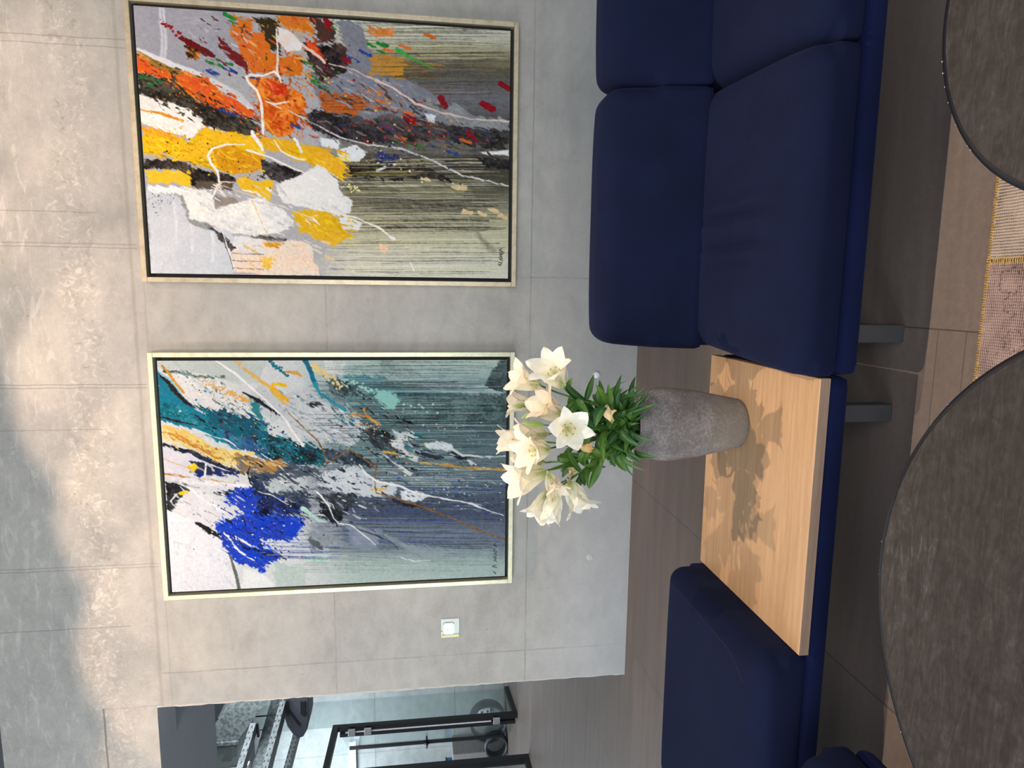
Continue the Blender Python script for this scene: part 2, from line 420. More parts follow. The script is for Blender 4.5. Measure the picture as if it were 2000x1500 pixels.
    for x, y in ((470, 300), (550, 290), (560, 480), (650, 320), (840, 540), (1090, 245), (1140, 215), (1240, 545), (1520, 660)):
        S([(x - 22, y - 8), (x + 24, y + 12)], 16, (50, 75, 150), (40, 60, 120), 10, 8, gaps=.1)
    c.splat(70, 960, 330, 70, 50, [(200, 40, 40), (40, 130, 50), (160, 30, 35), (230, 170, 60)], 1.5, 7)
    c.splat(80, 1260, 440, 120, 45, [(220, 90, 40), (230, 200, 90), (210, 60, 40), (235, 150, 50)], 1.5, 7, .5)
    c.splat(60, 1350, 560, 120, 35, [(220, 90, 40), (200, 40, 50), (50, 70, 130)], 1.5, 7, .2)
    for x, y in ((1180, 385), (1200, 430), (1190, 455), (1240, 205), (1310, 190), (1290, 590), (1580, 605), (1330, 480), (1420, 140)):
        S([(x - 20, y - 6), (x + 24, y + 8)], 15, (218, 108, 45), None, 6, 5)
    # black and white sweep at the left
    B([(142, 305), (300, 345), (420, 425), (560, 468), (690, 555), (640, 592), (520, 575), (440, 530), (300, 450), (148, 400)], (44, 41, 38), (70, 66, 52), 26, 18, gaps=.03)
    S([(150, 320), (260, 345), (200, 360)], 14, (40, 110, 55), None, 12, 10, gaps=.2)
    S([(500, 465), (600, 500)], 12, (45, 65, 140), None, 8, 10, gaps=.15)
    S([(138, 195), (300, 268), (420, 312)], [14, 34, 24], (230, 230, 232), (210, 210, 214), 8, 6)
    S([(465, 335), (560, 395), (640, 460)], [26, 50, 22], (228, 228, 228), (190, 190, 195), 9, 8, gaps=.03)
    B([(148, 395), (290, 430), (430, 505), (432, 545), (385, 595), (250, 565), (152, 510)], (240, 236, 228), (250, 245, 238), 18, 8, var=18)
    S([(158, 465), (250, 485), (340, 516)], [6, 16, 8], (226, 152, 48), None, 5, 4)
    S([(430, 545), (500, 560), (550, 585)], 14, (238, 235, 225), None, 6, 6)
    # yellows
    B([(158, 530), (290, 568), (385, 612), (300, 630), (160, 585)], (240, 158, 34), (244, 185, 40), 22, 16, gaps=.05)
    B([(160, 578), (380, 602), (425, 550), (545, 568), (690, 600), (705, 650), (690, 735), (560, 755), (440, 712), (330, 702), (250, 655), (163, 655)], (240, 202, 28), (232, 175, 22), 26, 14, gaps=.02)
    B([(460, 635), (560, 620), (690, 675), (695, 735), (560, 760), (490, 720)], (226, 160, 24), (210, 140, 20), 22, 10)
    B([(690, 590), (780, 600), (870, 620), (965, 640), (1062, 722), (1030, 775), (950, 742), (860, 690), (780, 662), (700, 650)], (240, 192, 26), (220, 160, 30), 24, 12)
    B([(165, 678), (340, 700), (570, 768), (560, 806), (400, 812), (300, 742), (168, 722)], (40, 35, 33), (60, 52, 48), 22, 12)
    B([(172, 735), (372, 745), (372, 800), (180, 792)], (240, 206, 50), (225, 180, 40), 18, 14, gaps=.04)
    B([(678, 690), (840, 728), (905, 772), (760, 802), (690, 762)], (36, 33, 31), (62, 58, 60), 24, 12)
    B([(565, 768), (735, 788), (722, 862), (600, 832)], (238, 200, 40), (222, 170, 30), 22, 9)
    c.splat(60, 560, 700, 130, 45, [(40, 36, 34), (60, 50, 40), (200, 140, 20)], 1.5, 5, .4)
    c.splat(40, 280, 560, 60, 40, [(236, 150, 40), (240, 200, 40)], 2, 7, .4)
    B([(385, 775), (560, 790), (560, 830), (400, 820)], (110, 100, 82), (70, 62, 55), 20, 14, gaps=.1)
    # white masses
    B([(318, 845), (352, 850), (395, 958), (485, 980), (452, 1004), (368, 972)], (148, 150, 150), None, 12, 5, var=12)
    B([(178, 800), (330, 815), (470, 830), (330, 850), (185, 830)], (235, 235, 232), None, 20, 10)
    c.splat(90, 240, 870, 50, 25, [(130, 130, 130), (110, 108, 105)], 1.2, 4)
    B([(338, 835), (460, 838), (485, 900), (600, 870), (700, 860), (800, 930), (835, 962), (780, 1012), (680, 1032), (560, 1022), (485, 980), (370, 950)], (224, 226, 224), (236, 234, 226), 22, 8, var=18)
    B([(470, 850), (560, 850), (575, 880), (480, 900)], (165, 155, 140), (120, 115, 110), 18, 10, gaps=.06)
    B([(748, 802), (880, 742), (920, 708), (1005, 772), (1045, 850), (1082, 880), (1062, 932), (960, 922), (860, 902), (780, 882)], (233, 233, 230), (222, 224, 222), 20, 8, var=16)
    B([(560, 1030), (680, 1030), (690, 1110), (560, 1090)], (222, 222, 222), None, 18, 7, var=14)
    B([(820, 922), (960, 910), (1012, 942), (1062, 1012), (1085, 1032), (990, 1082), (920, 1042), (850, 1012)], (230, 188, 34), (215, 165, 30), 20, 9)
    for P in ([(935, 592), (1025, 596), (1015, 640), (950, 632)], [(1012, 648), (1090, 620), (1142, 655), (1110, 702), (1030, 692)], [(1015, 930), (1122, 968), (1102, 1012), (1040, 1002)], [(1400, 485), (1445, 490), (1450, 535), (1410, 520)]):
        B(P, (232, 236, 238), (215, 220, 225), 14, 6, var=12)
    B([(1640, 655), (1772, 648), (1772, 672), (1680, 668)], (232, 232, 232), None, 10, 5)
    blk, org, yel = [(40, 37, 35), (54, 48, 42)], [(232, 120, 40), (214, 84, 28), (240, 150, 50)], [(242, 206, 36), (226, 168, 26), (236, 186, 40)]
    c.scumble(150, [(140, 280), (400, 380), (660, 500), (690, 600), (440, 540), (148, 420)], blk + [(84, 80, 60), (30, 30, 30)], 8, 40, 3, 10)
    c.scumble(90, [(140, 215), (420, 310), (640, 450), (640, 510), (380, 420), (140, 300)], org + [(60, 54, 40), (200, 60, 30)], 10, 44, 4, 12)
    c.scumble(110, [(560, 40), (920, 60), (920, 330), (640, 330)], org + [(180, 96, 30), (70, 60, 40), (232, 170, 90)], 10, 50, 4, 13, 50, 30)
    c.scumble(110, [(640, 320), (900, 340), (900, 590), (660, 590)], org + [(196, 60, 30), (226, 130, 46), (150, 70, 30)], 10, 50, 4, 13, 55, 30)
    c.scumble(140, [(165, 570), (700, 590), (700, 750), (430, 730), (165, 660)], yel + [(200, 140, 22), (212, 150, 20), (246, 216, 60)], 10, 48, 4, 13, 25, 25)
    c.scumble(70, [(700, 600), (1060, 640), (1060, 770), (860, 690)], yel + [(206, 150, 30)], 10, 46, 4, 12)
    c.scumble(60, [(820, 920), (1080, 940), (1080, 1070), (860, 1010)], yel + [(206, 160, 30)], 10, 46, 4, 12)
    c.scumble(120, [(880, 260), (1300, 330), (1560, 520), (1200, 500), (900, 400)], [(150, 152, 160), (118, 120, 128), (60, 58, 62), (170, 172, 178), (96, 60, 50)], 10, 60, 4, 13)
    c.scumble(170, [(900, 460), (1260, 500), (1760, 560), (1760, 660), (1240, 640), (950, 590)], blk + [(70, 66, 66), (60, 70, 110), (120, 116, 112), (150, 50, 40)], 10, 60, 3, 11, 20, 16)
    c.scumble(90, [(340, 50), (620, 50), (640, 330), (420, 290)], [(150, 150, 158), (180, 180, 186), (110, 30, 30), (90, 60, 40), (200, 200, 205)], 8, 40, 3, 10)
    c.scumble(90, [(330, 790), (860, 780), (1060, 860), (1040, 930), (700, 1020), (400, 960)], [(240, 240, 238), (214, 216, 216), (232, 226, 214), (200, 202, 204)], 14, 70, 5, 15)
    c.scumble(60, [(580, 1030), (920, 1050), (920, 1190), (580, 1190)], [(236, 222, 204), (240, 206, 182), (222, 214, 200), (228, 196, 140)], 14, 60, 5, 14)
    c.splat(150, 420, 420, 160, 60, blk + org, 1.3, 4, .5); c.splat(160, 420, 680, 170, 40, blk + yel, 1.3, 4, .3); c.splat(90, 760, 430, 80, 80, org + [(120, 40, 30)], 1.3, 4)
    # line work
    Wt = (242, 240, 234)
    B([(755, 100), (800, 108), (872, 172), (862, 202), (800, 208), (757, 165)], (236, 232, 228), (228, 205, 190), 12, 6, var=14)
    S([(752, 110), (757, 200), (755, 300), (772, 345)], [10, 9, 12, 8], (236, 225, 215), None, 4, 3)
    S([(770, 330), (742, 300), (690, 318), (640, 312), (618, 322), (630, 350), (662, 380), (684, 440), (692, 572)], [10, 12, 10, 16, 14, 12, 16, 16, 14], Wt, None, 4, 3)
    S([(700, 430), (752, 442), (806, 432)], [4, 10, 5], Wt, None, 3, 2); S([(708, 430), (770, 462)], 6, Wt, None, 3, 2)
    S([(690, 505), (740, 580), (800, 655), (870, 692)], 5, (232, 190, 50), None, 5, 3)
    S([(870, 180), (940, 235), (960, 258)], 14, (236, 205, 190), None, 6, 4)
    S([(980, 262), (1090, 290), (1260, 370), (1360, 440), (1480, 482), (1600, 508), (1772, 522)], [5, 9, 12, 13, 10, 8, 9], (226, 200, 190), None, 7, 5)
    S([(800, 470), (960, 552), (1030, 590), (1150, 622), (1300, 640), (1430, 692), (1560, 760), (1772, 808)], [4, 7, 7, 10, 8, 7, 9, 7], (214, 214, 212), None, 6, 5)
    S([(610, 622), (530, 622), (470, 640), (450, 672), (462, 705), (492, 742), (500, 792), (480, 830), (465, 858)], [5, 9, 14, 14, 12, 12, 12, 12, 7], Wt, None, 4, 3)
    S([(620, 645), (700, 672), (860, 742), (930, 782)], [12, 9, 8, 4], Wt, None, 5, 4)
    S([(642, 570), (690, 645)], 18, Wt, None, 6, 6); S([(740, 602), (770, 652), (830, 680), (872, 690)], [5, 9, 9, 10], Wt, None, 4, 3)
    S([(830, 598), (862, 652)], 14, Wt, None, 6, 6)
    S([(560, 790), (510, 786), (480, 830)], 7, (235, 200, 175), None, 4, 3)
    S([(500, 800), (700, 870), (900, 948), (930, 935)], 5, (225, 215, 190), None, 6, 4, gaps=.05)
    S([(900, 900), (1100, 950), (1180, 985), (1262, 1040)], [5, 9, 10, 10], (236, 233, 218), None, 5, 3); S([(1250, 1035), (1264, 1042)], 16, Wt, None, 3, 2)
    S([(640, 870), (680, 970), (730, 1060)], 4, (225, 190, 120), None, 6, 3, gaps=.1)
    # small dark accents, ladder marks, cream dabs
    S([(440, 985), (500, 1030), (555, 1085)], [10, 34, 22], (42, 38, 36), (90, 85, 80), 12, 12)
    S([(640, 1030), (720, 1040), (790, 1048)], [14, 24, 10], (140, 138, 132), (60, 58, 52), 10, 10)
    S([(470, 880), (515, 1030), (540, 1100), (562, 1178)], [4, 6, 8, 9], (236, 236, 234), None, 4, 3); S([(505, 1010), (545, 1130), (556, 1178)], 3, (60, 58, 55), None, 3, 2, gaps=.1)
    for y in (1105, 1138, 1172): S([(556, y), (690, y + 6)], 4, (120, 120, 118), None, 3, 3, gaps=.08)
    B([(680, 1055), (780, 1060), (770, 1075), (690, 1075)], (220, 160, 50), None, 14, 10)
    B([(682, 1120), (720, 1130), (720, 1175), (684, 1170)], (232, 190, 80), None, 16, 8)
    B([(1200, 1065), (1240, 1068), (1230, 1105), (1208, 1100)], (236, 200, 165), None, 14, 8)
    for x, y in ((1400, 780), (1530, 815), (1560, 812), (1585, 925), (1650, 930), (1700, 915), (1740, 940), (980, 1130), (960, 1060)):
        S([(x - 14, y - 4), (x + 16, y + 4)], 18, (224, 198, 152), None, 12, 9, gaps=.08)
    for k in range(22): S([(1035 + c.rng.uniform(0, 80), 795 + c.rng.uniform(0, 40))] * 2, c.rng.uniform(6, 13), (236, 226, 160), None, 4, 2)
    S([(1600, 985), (1660, 1050), (1700, 1095)], 26, (120, 120, 104), None, 12, 6, a=.6, soft=8)
    S([(1190, 738), (1225, 722)], 16, (230, 232, 234), None, 4, 3); S([(1335, 1150), (1350, 1182)], 6, (245, 245, 240), None, 2, 2)
    D(40, 1000, 1500, 690, 780, [(230, 205, 90), (60, 55, 45), (225, 222, 190)], 80, 320, 1.5, 3)
    c.splat(120, 1300, 680, 140, 40, [(48, 46, 46), (200, 160, 110), (230, 225, 215), (60, 70, 110)], 1.5, 6, .3)
    # painter's small dark scrawl in the lower corner
    k = (40, 38, 36)
    S([(1738, 1086), (1726, 1094), (1740, 1100), (1728, 1108)], 4, k, None, 2, 1); S([(1745, 1108), (1728, 1114), (1738, 1122), (1726, 1126)], 4, k, None, 2, 1)
    S([(1740, 1130), (1728, 1134), (1742, 1142)], 4, k, None, 2, 1); S([(1724, 1148), (1738, 1150), (1730, 1162), (1722, 1156)], 4, k, None, 2, 1)
    return c
# ---- the blue and teal canvas
def cool_canvas(na=720, nb=500):
    c = Canvas(na, nb, [(135, 130), (1862, 125), (1845, 1182), (202, 1285)], 11)
    S, B, D = c.stroke, c.blob, c.drips
    c.C[:] = (208, 214, 216)
    c.grad([(125, (186, 206, 196)), (200, (160, 186, 182)), (260, (112, 150, 152)), (330, (88, 118, 122)), (410, (66, 86, 88)), (470, (84, 106, 110)), (560, (92, 116, 122)), (620, (104, 124, 128)), (700, (100, 116, 126)),
            (780, (86, 98, 114)), (860, (70, 80, 98)), (940, (98, 110, 128)), (1030, (112, 126, 140)), (1080, (140, 158, 160)), (1120, (165, 186, 180)), (1200, (176, 194, 188))], 960, 300)
    B([(130, 120), (700, 120), (640, 240), (420, 230), (135, 150)], (196, 208, 204), (180, 192, 190), 30, 10, var=18)
    B([(640, 250), (920, 280), (1000, 350), (1120, 390), (1190, 480), (1090, 545), (900, 515), (790, 440), (640, 420), (560, 330)], (208, 214, 217), (180, 188, 194), 34, 16, gaps=.02)
    B([(960, 130), (1080, 130), (1060, 200), (980, 190)], (214, 222, 220), None, 24, 10)
    B([(1235, 125), (1300, 128), (1450, 200), (1380, 220), (1250, 190)], (140, 160, 156), None, 20, 8, a=.8, soft=8)
    B([(1865, 120), (1832, 125), (1700, 310), (1760, 340), (1865, 300)], (66, 82, 84), (86, 100, 102), 18, 8, a=.9, soft=6)
    B([(1060, 200), (1240, 205), (1400, 300), (1300, 330), (1120, 260)], (96, 160, 170), (70, 120, 130), 30, 18, gaps=.05)
    B([(1480, 255), (1720, 250), (1860, 290), (1700, 300), (1500, 280)], (196, 214, 214), (130, 160, 165), 22, 18, gaps=.1)
    B([(1400, 310), (1860, 320), (1860, 440), (1300, 440)], (66, 84, 84), (86, 110, 110), 30, 16, gaps=.05)
    dk = [(40, 54, 58), (52, 66, 70), (34, 42, 48)]; lt = [(196, 212, 212), (150, 180, 180), (220, 228, 228), (120, 190, 186)]
    D(60, 960, 1860, 130, 260, dk + lt, 160, 620, 1.6, 3.4, .7)
    D(170, 860, 1860, 230, 480, dk + dk + lt, 140, 700, 1.6, 3.6)
    D(210, 900, 1860, 470, 780, dk + lt, 120, 620, 1.6, 3.4)
    D(150, 800, 1860, 760, 1060, dk + [(60, 76, 120), (150, 165, 178), (40, 60, 150)], 140, 620, 1.6, 3.2)
    D(40, 760, 1860, 1060, 1180, [(120, 140, 138), (190, 206, 200), (90, 108, 106)], 160, 600, 1.5, 3, .6)
    # white diagonal and teal wing
    B([(190, 190), (420, 205), (570, 330), (640, 420), (480, 385), (290, 300)], (228, 230, 230), (208, 212, 212), 26, 14)
    c.splat(120, 430, 300, 110, 35, [(40, 60, 70), (60, 90, 100), (200, 160, 80)], 1.3, 4, .5)
    S([(180, 175), (330, 215), (470, 215)], 18, (60, 84, 86), (110, 140, 140), 14, 14, gaps=.18)
    B([(138, 185), (200, 240), (300, 345), (470, 440), (640, 560), (560, 580), (360, 490), (145, 425)], (24, 132, 158), (16, 108, 136), 24, 10)
    B([(150, 330), (330, 400), (470, 470), (330, 470), (150, 400)], (20, 98, 116), (30, 130, 150), 24, 14, gaps=.05)
    B([(330, 350), (600, 400), (700, 480), (900, 560), (960, 640), (760, 640), (560, 560), (420, 450)], (26, 108, 128), (24, 60, 78), 40, 22, gaps=.04)
    B([(430, 470), (640, 520), (720, 600), (600, 600), (480, 540)], (70, 140, 170), (30, 60, 120), 34, 22, gaps=.15)
    B([(690, 480), (850, 540), (970, 580), (965, 655), (800, 662), (690, 600)], (28, 48, 56), (18, 96, 110), 34, 22, gaps=.03)
    B([(600, 330), (650, 340), (690, 480), (640, 470)], (60, 150, 155), (30, 110, 120), 24, 16, gaps=.08)
    c.splat(220, 620, 520, 190, 60, [(26, 60, 70), (24, 120, 140), (190, 150, 80), (220, 228, 228), (30, 60, 140)], 1.4, 6, .45)
    c.splat(140, 820, 560, 90, 50, [(20, 120, 130), (30, 50, 58), (60, 180, 180)], 1.4, 6, .3)
    S([(142, 190), (215, 265), (280, 340), (350, 375)], [10, 32, 22, 8], (34, 34, 38), None, 8, 6)
    S([(150, 410), (240, 432), (330, 455)], [6, 12, 5], (34, 34, 44), None, 6, 5)
    S([(136, 178), (200, 225), (260, 300)], 9, (110, 190, 220), None, 6, 4)
    # ochre and cream band
    B([(154, 448), (300, 486), (420, 555), (560, 600), (580, 640), (490, 640), (340, 560), (158, 510)], (236, 218, 138), (214, 176, 92), 24, 14)
    S([(158, 488), (250, 512), (340, 560), (430, 610)], [10, 26, 30, 14], (204, 150, 62), (180, 125, 50), 10, 8)
    S([(165, 512), (300, 560), (480, 640)], 10, (238, 214, 90), None, 8, 6)
    B([(500, 560), (620, 590), (560, 660), (460, 640)], (238, 226, 170), (226, 196, 110), 22, 14, gaps=.05)
    S([(158, 545), (320, 592), (460, 660), (570, 690)], [16, 40, 34, 12], (30, 34, 54), (44, 50, 70), 14, 10)
    B([(160, 566), (300, 600), (380, 645), (372, 712), (165, 690)], (228, 228, 236), (210, 212, 226), 18, 8, var=16)
    B([(300, 635), (380, 640), (560, 690), (470, 700), (330, 700)], (32, 54, 128), (30, 34, 54), 22, 14)
    B([(282, 655), (320, 645), (340, 668), (300, 690)], (244, 204, 34), None, 14, 8)
    S([(168, 620), (230, 645), (300, 668)], 6, (220, 170, 80), None, 5, 3)
    S([(378, 645), (372, 705)], 12, (236, 238, 242), None, 4, 3); S([(300, 600), (400, 650), (480, 672)], 8, (220, 224, 236), None, 5, 4)
    S([(168, 692), (230, 700), (298, 710)], [8, 13, 6], (190, 130, 52), None, 4, 3)
    B([(165, 700), (330, 715), (590, 740), (590, 762), (360, 748), (240, 735)], (234, 234, 240), None, 12, 7)
    S([(360, 715), (520, 738)], 5, (205, 150, 70), None, 4, 4, gaps=.06)
    B([(170, 725), (280, 742), (300, 790), (250, 870), (185, 872)], (42, 44, 50), (62, 66, 70), 18, 8)
    B([(260, 790), (330, 765), (400, 790), (490, 870), (430, 965), (330, 930), (220, 870)], (228, 230, 234), (210, 213, 218), 24, 9, var=16)
    S([(300, 785), (230, 790), (200, 830), (215, 850), (270, 845)], 9, (224, 228, 230), None, 5, 4, gaps=.08)
    S([(245, 790), (278, 785)], 24, (244, 204, 40), None, 8, 6)
    S([(210, 720), (300, 770), (390, 840), (470, 880)], [8, 16, 16, 8], (240, 240, 244), None, 6, 5)
    B([(185, 868), (330, 930), (470, 1030), (520, 1120), (540, 1270), (202, 1290)], (229, 231, 238), (220, 224, 232), 18, 6, var=10)
    S([(320, 1000), (270, 1110)], 10, (200, 204, 212), None, 8, 4, a=.7, soft=5)
    # ultramarine mass
    B([(600, 620), (860, 640), (1000, 700), (700, 740), (580, 700)], (88, 102, 116), (60, 74, 90), 34, 20, gaps=.04)
    B([(450, 770), (640, 752), (680, 870), (880, 915), (800, 1030), (640, 1032), (740, 1112), (660, 1172), (560, 1150), (460, 1062), (420, 930), (560, 900)], (28, 74, 212), (24, 52, 170), 34, 18, gaps=.01)
    B([(590, 680), (700, 700), (900, 800), (900, 880), (700, 900), (620, 800)], (36, 52, 88), (52, 62, 80), 36, 22, gaps=.06)
    B([(620, 820), (760, 800), (880, 880), (760, 915), (640, 880)], (30, 36, 64), (30, 50, 140), 34, 22, gaps=.05)
    c.splat(200, 640, 960, 120, 80, [(24, 40, 110), (30, 80, 220), (20, 26, 50), (220, 226, 236)], 1.4, 5, .3)
    S([(330, 945), (390, 975), (440, 1000)], [22, 46, 24], (30, 30, 34), None, 12, 10)
    c.splat(50, 430, 990, 50, 20, [(30, 30, 34), (236, 238, 242)], 1.5, 5, .5)
    S([(400, 790), (450, 790), (520, 775)], [6, 26, 14], (34, 38, 50), None, 10, 10); S([(455, 792), (466, 794)], 10, (240, 240, 244), None, 2, 1)
    S([(470, 990), (540, 1075), (610, 1120)], [16, 14, 8], (232, 234, 240), None, 8, 7)
    S([(520, 1010), (620, 1050), (760, 1062)], [26, 16, 8], (226, 230, 238), None, 9, 10, gaps=.1)
    S([(560, 1045), (700, 1090), (790, 1110)], [8, 24, 8], (28, 32, 46), None, 12, 12, gaps=.08)
    S([(496, 1098), (520, 1180), (540, 1262)], [12, 20, 22], (104, 118, 112), (80, 92, 90), 4, 3)
    B([(560, 1160), (650, 1180), (720, 1240), (690, 1268), (545, 1270)], (234, 238, 240), (216, 226, 224), 18, 8, var=10)
    B([(700, 1130), (860, 1150), (860, 1250), (720, 1250)], (188, 206, 200), (170, 190, 184), 24, 9, a=.9)
    B([(860, 1090), (985, 1090), (985, 1118), (865, 1120)], (176, 214, 200), None, 10, 5)
    D(40, 600, 1080, 1030, 1110, [(30, 34, 44), (36, 70, 180), (220, 226, 230)], 80, 320, 1.6, 3.2)
    # dark and light clouds through the middle
    B([(500, 600), (760, 620), (720, 680), (560, 690)], (200, 150, 80), (90, 90, 90), 24, 20, gaps=.25)
    S([(590, 640), (640, 632), (720, 640), (775, 660)], [30, 20, 26, 10], (226, 188, 108), (190, 140, 70), 12, 12, gaps=.05)
    B([(690, 720), (860, 700), (880, 770), (740, 800), (680, 760)], (212, 220, 222), (160, 174, 180), 28, 18, gaps=.04)
    B([(940, 690), (1130, 648), (1210, 715), (1330, 748), (1330, 800), (1150, 800), (980, 775)], (220, 228, 230), (186, 198, 204), 28, 16, gaps=.02)
    B([(920, 800), (1115, 790), (1095, 850), (1035, 935), (950, 900)], (34, 38, 44), (52, 58, 66), 28, 16)
    B([(960, 560), (1150, 590), (1220, 660), (1100, 640), (980, 620)], (44, 58, 70), (70, 84, 96), 28, 18, gaps=.04)
    B([(1145, 478), (1240, 455), (1305, 500), (1335, 582), (1215, 565)], (34, 36, 42), (56, 58, 62), 22, 12)
    B([(880, 345), (940, 335), (980, 360), (900, 372)], (36, 40, 44), None, 18, 12)
    B([(980, 210), (1080, 215), (1160, 300), (1000, 300)], (50, 66, 70), (80, 100, 104), 30, 20, gaps=.1)
    B([(1210, 500), (1330, 590), (1280, 620)], (60, 70, 76), None, 26, 18, gaps=.08)
    S([(1570, 570), (1620, 600), (1710, 606)], [30, 24, 8], (40, 44, 54), None, 10, 8); S([(1420, 580), (1480, 605), (1550, 608)], [24, 28, 10], (38, 44, 56), None, 10, 8)
    S([(1310, 820), (1370, 838), (1440, 845)], [26, 24, 8], (38, 42, 52), None, 10, 10)
    B([(1300, 470), (1400, 470), (1425, 505), (1330, 545)], (206, 216, 214), None, 20, 12)
    B([(1435, 545), (1520, 528), (1592, 545), (1590, 578), (1480, 565)], (204, 216, 216), None, 18, 9)
    B([(1325, 560), (1440, 600), (1420, 630), (1340, 600)], (210, 216, 212), None, 18, 10)
    B([(1340, 770), (1440, 770), (1465, 800), (1400, 828), (1350, 815)], (216, 224, 226), None, 18, 8)
    S([(1330, 650), (1390, 680)], 26, (212, 218, 214), None, 12, 9); S([(1670, 620), (1705, 640)], 18, (205, 216, 218), None, 6, 4)
    B([(1280, 520), (1340, 520), (1360, 570), (1300, 560)], (214, 216, 214), None, 20, 12, gaps=.08)
    B([(870, 985), (1000, 975), (1060, 1000), (960, 1045)], (152, 164, 170), (130, 142, 152), 22, 10, soft=6)
    B([(1060, 930), (1240, 970), (1220, 1070), (1100, 1060)], (164, 176, 190), (110, 124, 146), 28, 16, a=.8, gaps=.05)
    B([(1260, 1000), (1500, 1050), (1640, 1060), (1400, 1100)], (168, 184, 184), (120, 134, 142), 28, 16, a=.8, gaps=.08)
    B([(880, 1000), (940, 1020), (960, 1060), (900, 1060)], (88, 98, 106), None, 20, 12, soft=6)
    c.splat(160, 1250, 560, 220, 60, [(30, 36, 42), (210, 218, 216), (90, 190, 190), (190, 150, 90)], 1.4, 6, .4)
    c.splat(110, 1060, 720, 120, 50, [(40, 44, 50), (230, 234, 236), (120, 150, 160)], 1.4, 5, .3)
    c.splat(120, 1650, 760, 120, 40, [(60, 80, 170), (220, 228, 228), (50, 60, 110), (190, 180, 140)], 1.5, 6, .1)
    c.splat(60, 1500, 420, 160, 40, [(150, 206, 200), (60, 160, 165), (200, 220, 220)], 1.5, 6, .3)
    tl, gy, dkk = [(24, 120, 142), (18, 96, 116), (40, 150, 168), (20, 64, 80)], [(226, 230, 230), (206, 212, 216), (186, 196, 202), (160, 172, 180)], [(32, 38, 46), (46, 56, 66), (28, 32, 40)]
    c.scumble(190, [(300, 340), (620, 400), (980, 590), (960, 650), (620, 600), (330, 450)], tl + dkk + [(60, 90, 150)], 8, 44, 3, 11)
    c.scumble(110, [(190, 190), (450, 220), (640, 420), (420, 350)], gy + [(80, 110, 116), (40, 120, 140)], 8, 44, 3, 11)
    c.scumble(200, [(640, 260), (960, 290), (1190, 480), (1090, 545), (790, 440)], gy + [(140, 160, 166), (90, 106, 114)], 8, 46, 3, 11)
    c.scumble(90, [(155, 450), (430, 550), (600, 620), (480, 640), (160, 520)], [(238, 218, 140), (206, 152, 64), (226, 190, 100), (180, 124, 50)], 10, 44, 3, 11)
    c.scumble(170, [(430, 770), (660, 760), (880, 920), (740, 1110), (560, 1140), (430, 940)], [(26, 72, 214), (22, 50, 160), (40, 90, 228), (24, 30, 66)], 10, 46, 4, 13, 25, 25)
    c.scumble(230, [(560, 600), (1000, 640), (1340, 760), (1100, 940), (700, 880)], gy + dkk + [(88, 102, 118), (70, 84, 100), (110, 126, 140)], 8, 50, 3, 11, 20, 18)
    c.scumble(220, [(960, 200), (1300, 320), (1480, 560), (1440, 700), (1150, 560), (1000, 380)], dkk + tl[:2] + [(96, 120, 124), (196, 206, 204), (120, 150, 152)], 8, 46, 3, 10, 26, 18)
    c.scumble(160, [(1250, 560), (1860, 600), (1860, 900), (1300, 800)], [(80, 98, 108), (200, 210, 210), (60, 74, 86), (120, 140, 150), (60, 84, 160)], 10, 60, 2, 6, 4, 6)
    c.scumble(70, [(165, 570), (380, 640), (590, 750), (400, 960), (230, 860)], gy, 12, 50, 4, 12)
    c.scumble(60, [(190, 880), (480, 1030), (530, 1270), (210, 1270)], [(232, 234, 240), (220, 224, 232), (210, 214, 222)], 20, 80, 6, 18, 60, 25)
    c.splat(240, 700, 800, 160, 80, dkk + [(26, 60, 190), (220, 226, 232)], 1.3, 4, .3)
    # line work
    Wt = (238, 240, 240)
    S([(432, 132), (520, 190), (600, 258), (700, 345), (770, 420), (820, 490), (862, 548)], [9, 14, 13, 9, 8, 10, 18], Wt, None, 5, 4)
    S([(570, 288), (660, 340), (745, 402)], [8, 22, 8], (34, 38, 44), None, 9, 10)
    S([(522, 130), (580, 180), (660, 235), (730, 285), (780, 350)], [12, 22, 26, 34, 18], (228, 194, 108), (214, 160, 70), 10, 11, gaps=.04)
    S([(715, 245), (775, 248)], 24, (242, 196, 40), None, 8, 7); S([(700, 262), (790, 320)], 16, (238, 182, 50), None, 10, 12, gaps=.08)
    c.dots((360, 228), (585, 335), 60, 5, 9, (222, 170, 84), 11)
    S([(164, 150), (200, 195), (235, 250), (272, 292)], [8, 16, 14, 12], (206, 146, 56), None, 6, 5)
    S([(310, 468), (400, 500), (500, 530), (560, 575), (600, 602)], [4, 8, 9, 7, 4], (226, 232, 236), None, 6, 5)
    S([(872, 128), (905, 190), (925, 250)], [30, 30, 24], (24, 122, 152), (20, 100, 132), 6, 4); S([(925, 245), (948, 290), (985, 320), (1070, 372)], [24, 16, 14, 20], (60, 160, 180), (24, 122, 152), 8, 7)
    c.dots((698, 134), (792, 205), 24, 10, 7, (24, 116, 136), 6)
    S([(780, 182), (830, 190), (862, 208)], [10, 22, 8], (214, 160, 80), None, 8, 7)
    c.dots((912, 150), (1055, 265), 46, 10, 7, (232, 206, 140), 9)
    c.dots((1050, 215), (1250, 300), 40, 6, 8, (164, 212, 200), 8)
    B([(1215, 292), (1290, 280), (1345, 330), (1300, 378), (1240, 340)], (160, 210, 196), (130, 190, 184), 18, 14, gaps=.05)
    c.dots((1350, 340), (1480, 365), 14, 7, 5, (164, 212, 204), 9)
    S([(1100, 395), (1180, 405), (1240, 440)], [6, 22, 14], (220, 174, 90), (190, 120, 60), 10, 12, gaps=.1)
    S([(1160, 372), (1180, 410)], 14, (200, 140, 50), None, 6, 6); c.splat(40, 1190, 460, 40, 16, [(232, 190, 100), (220, 140, 120), (230, 220, 150)], 1.5, 6, .3)
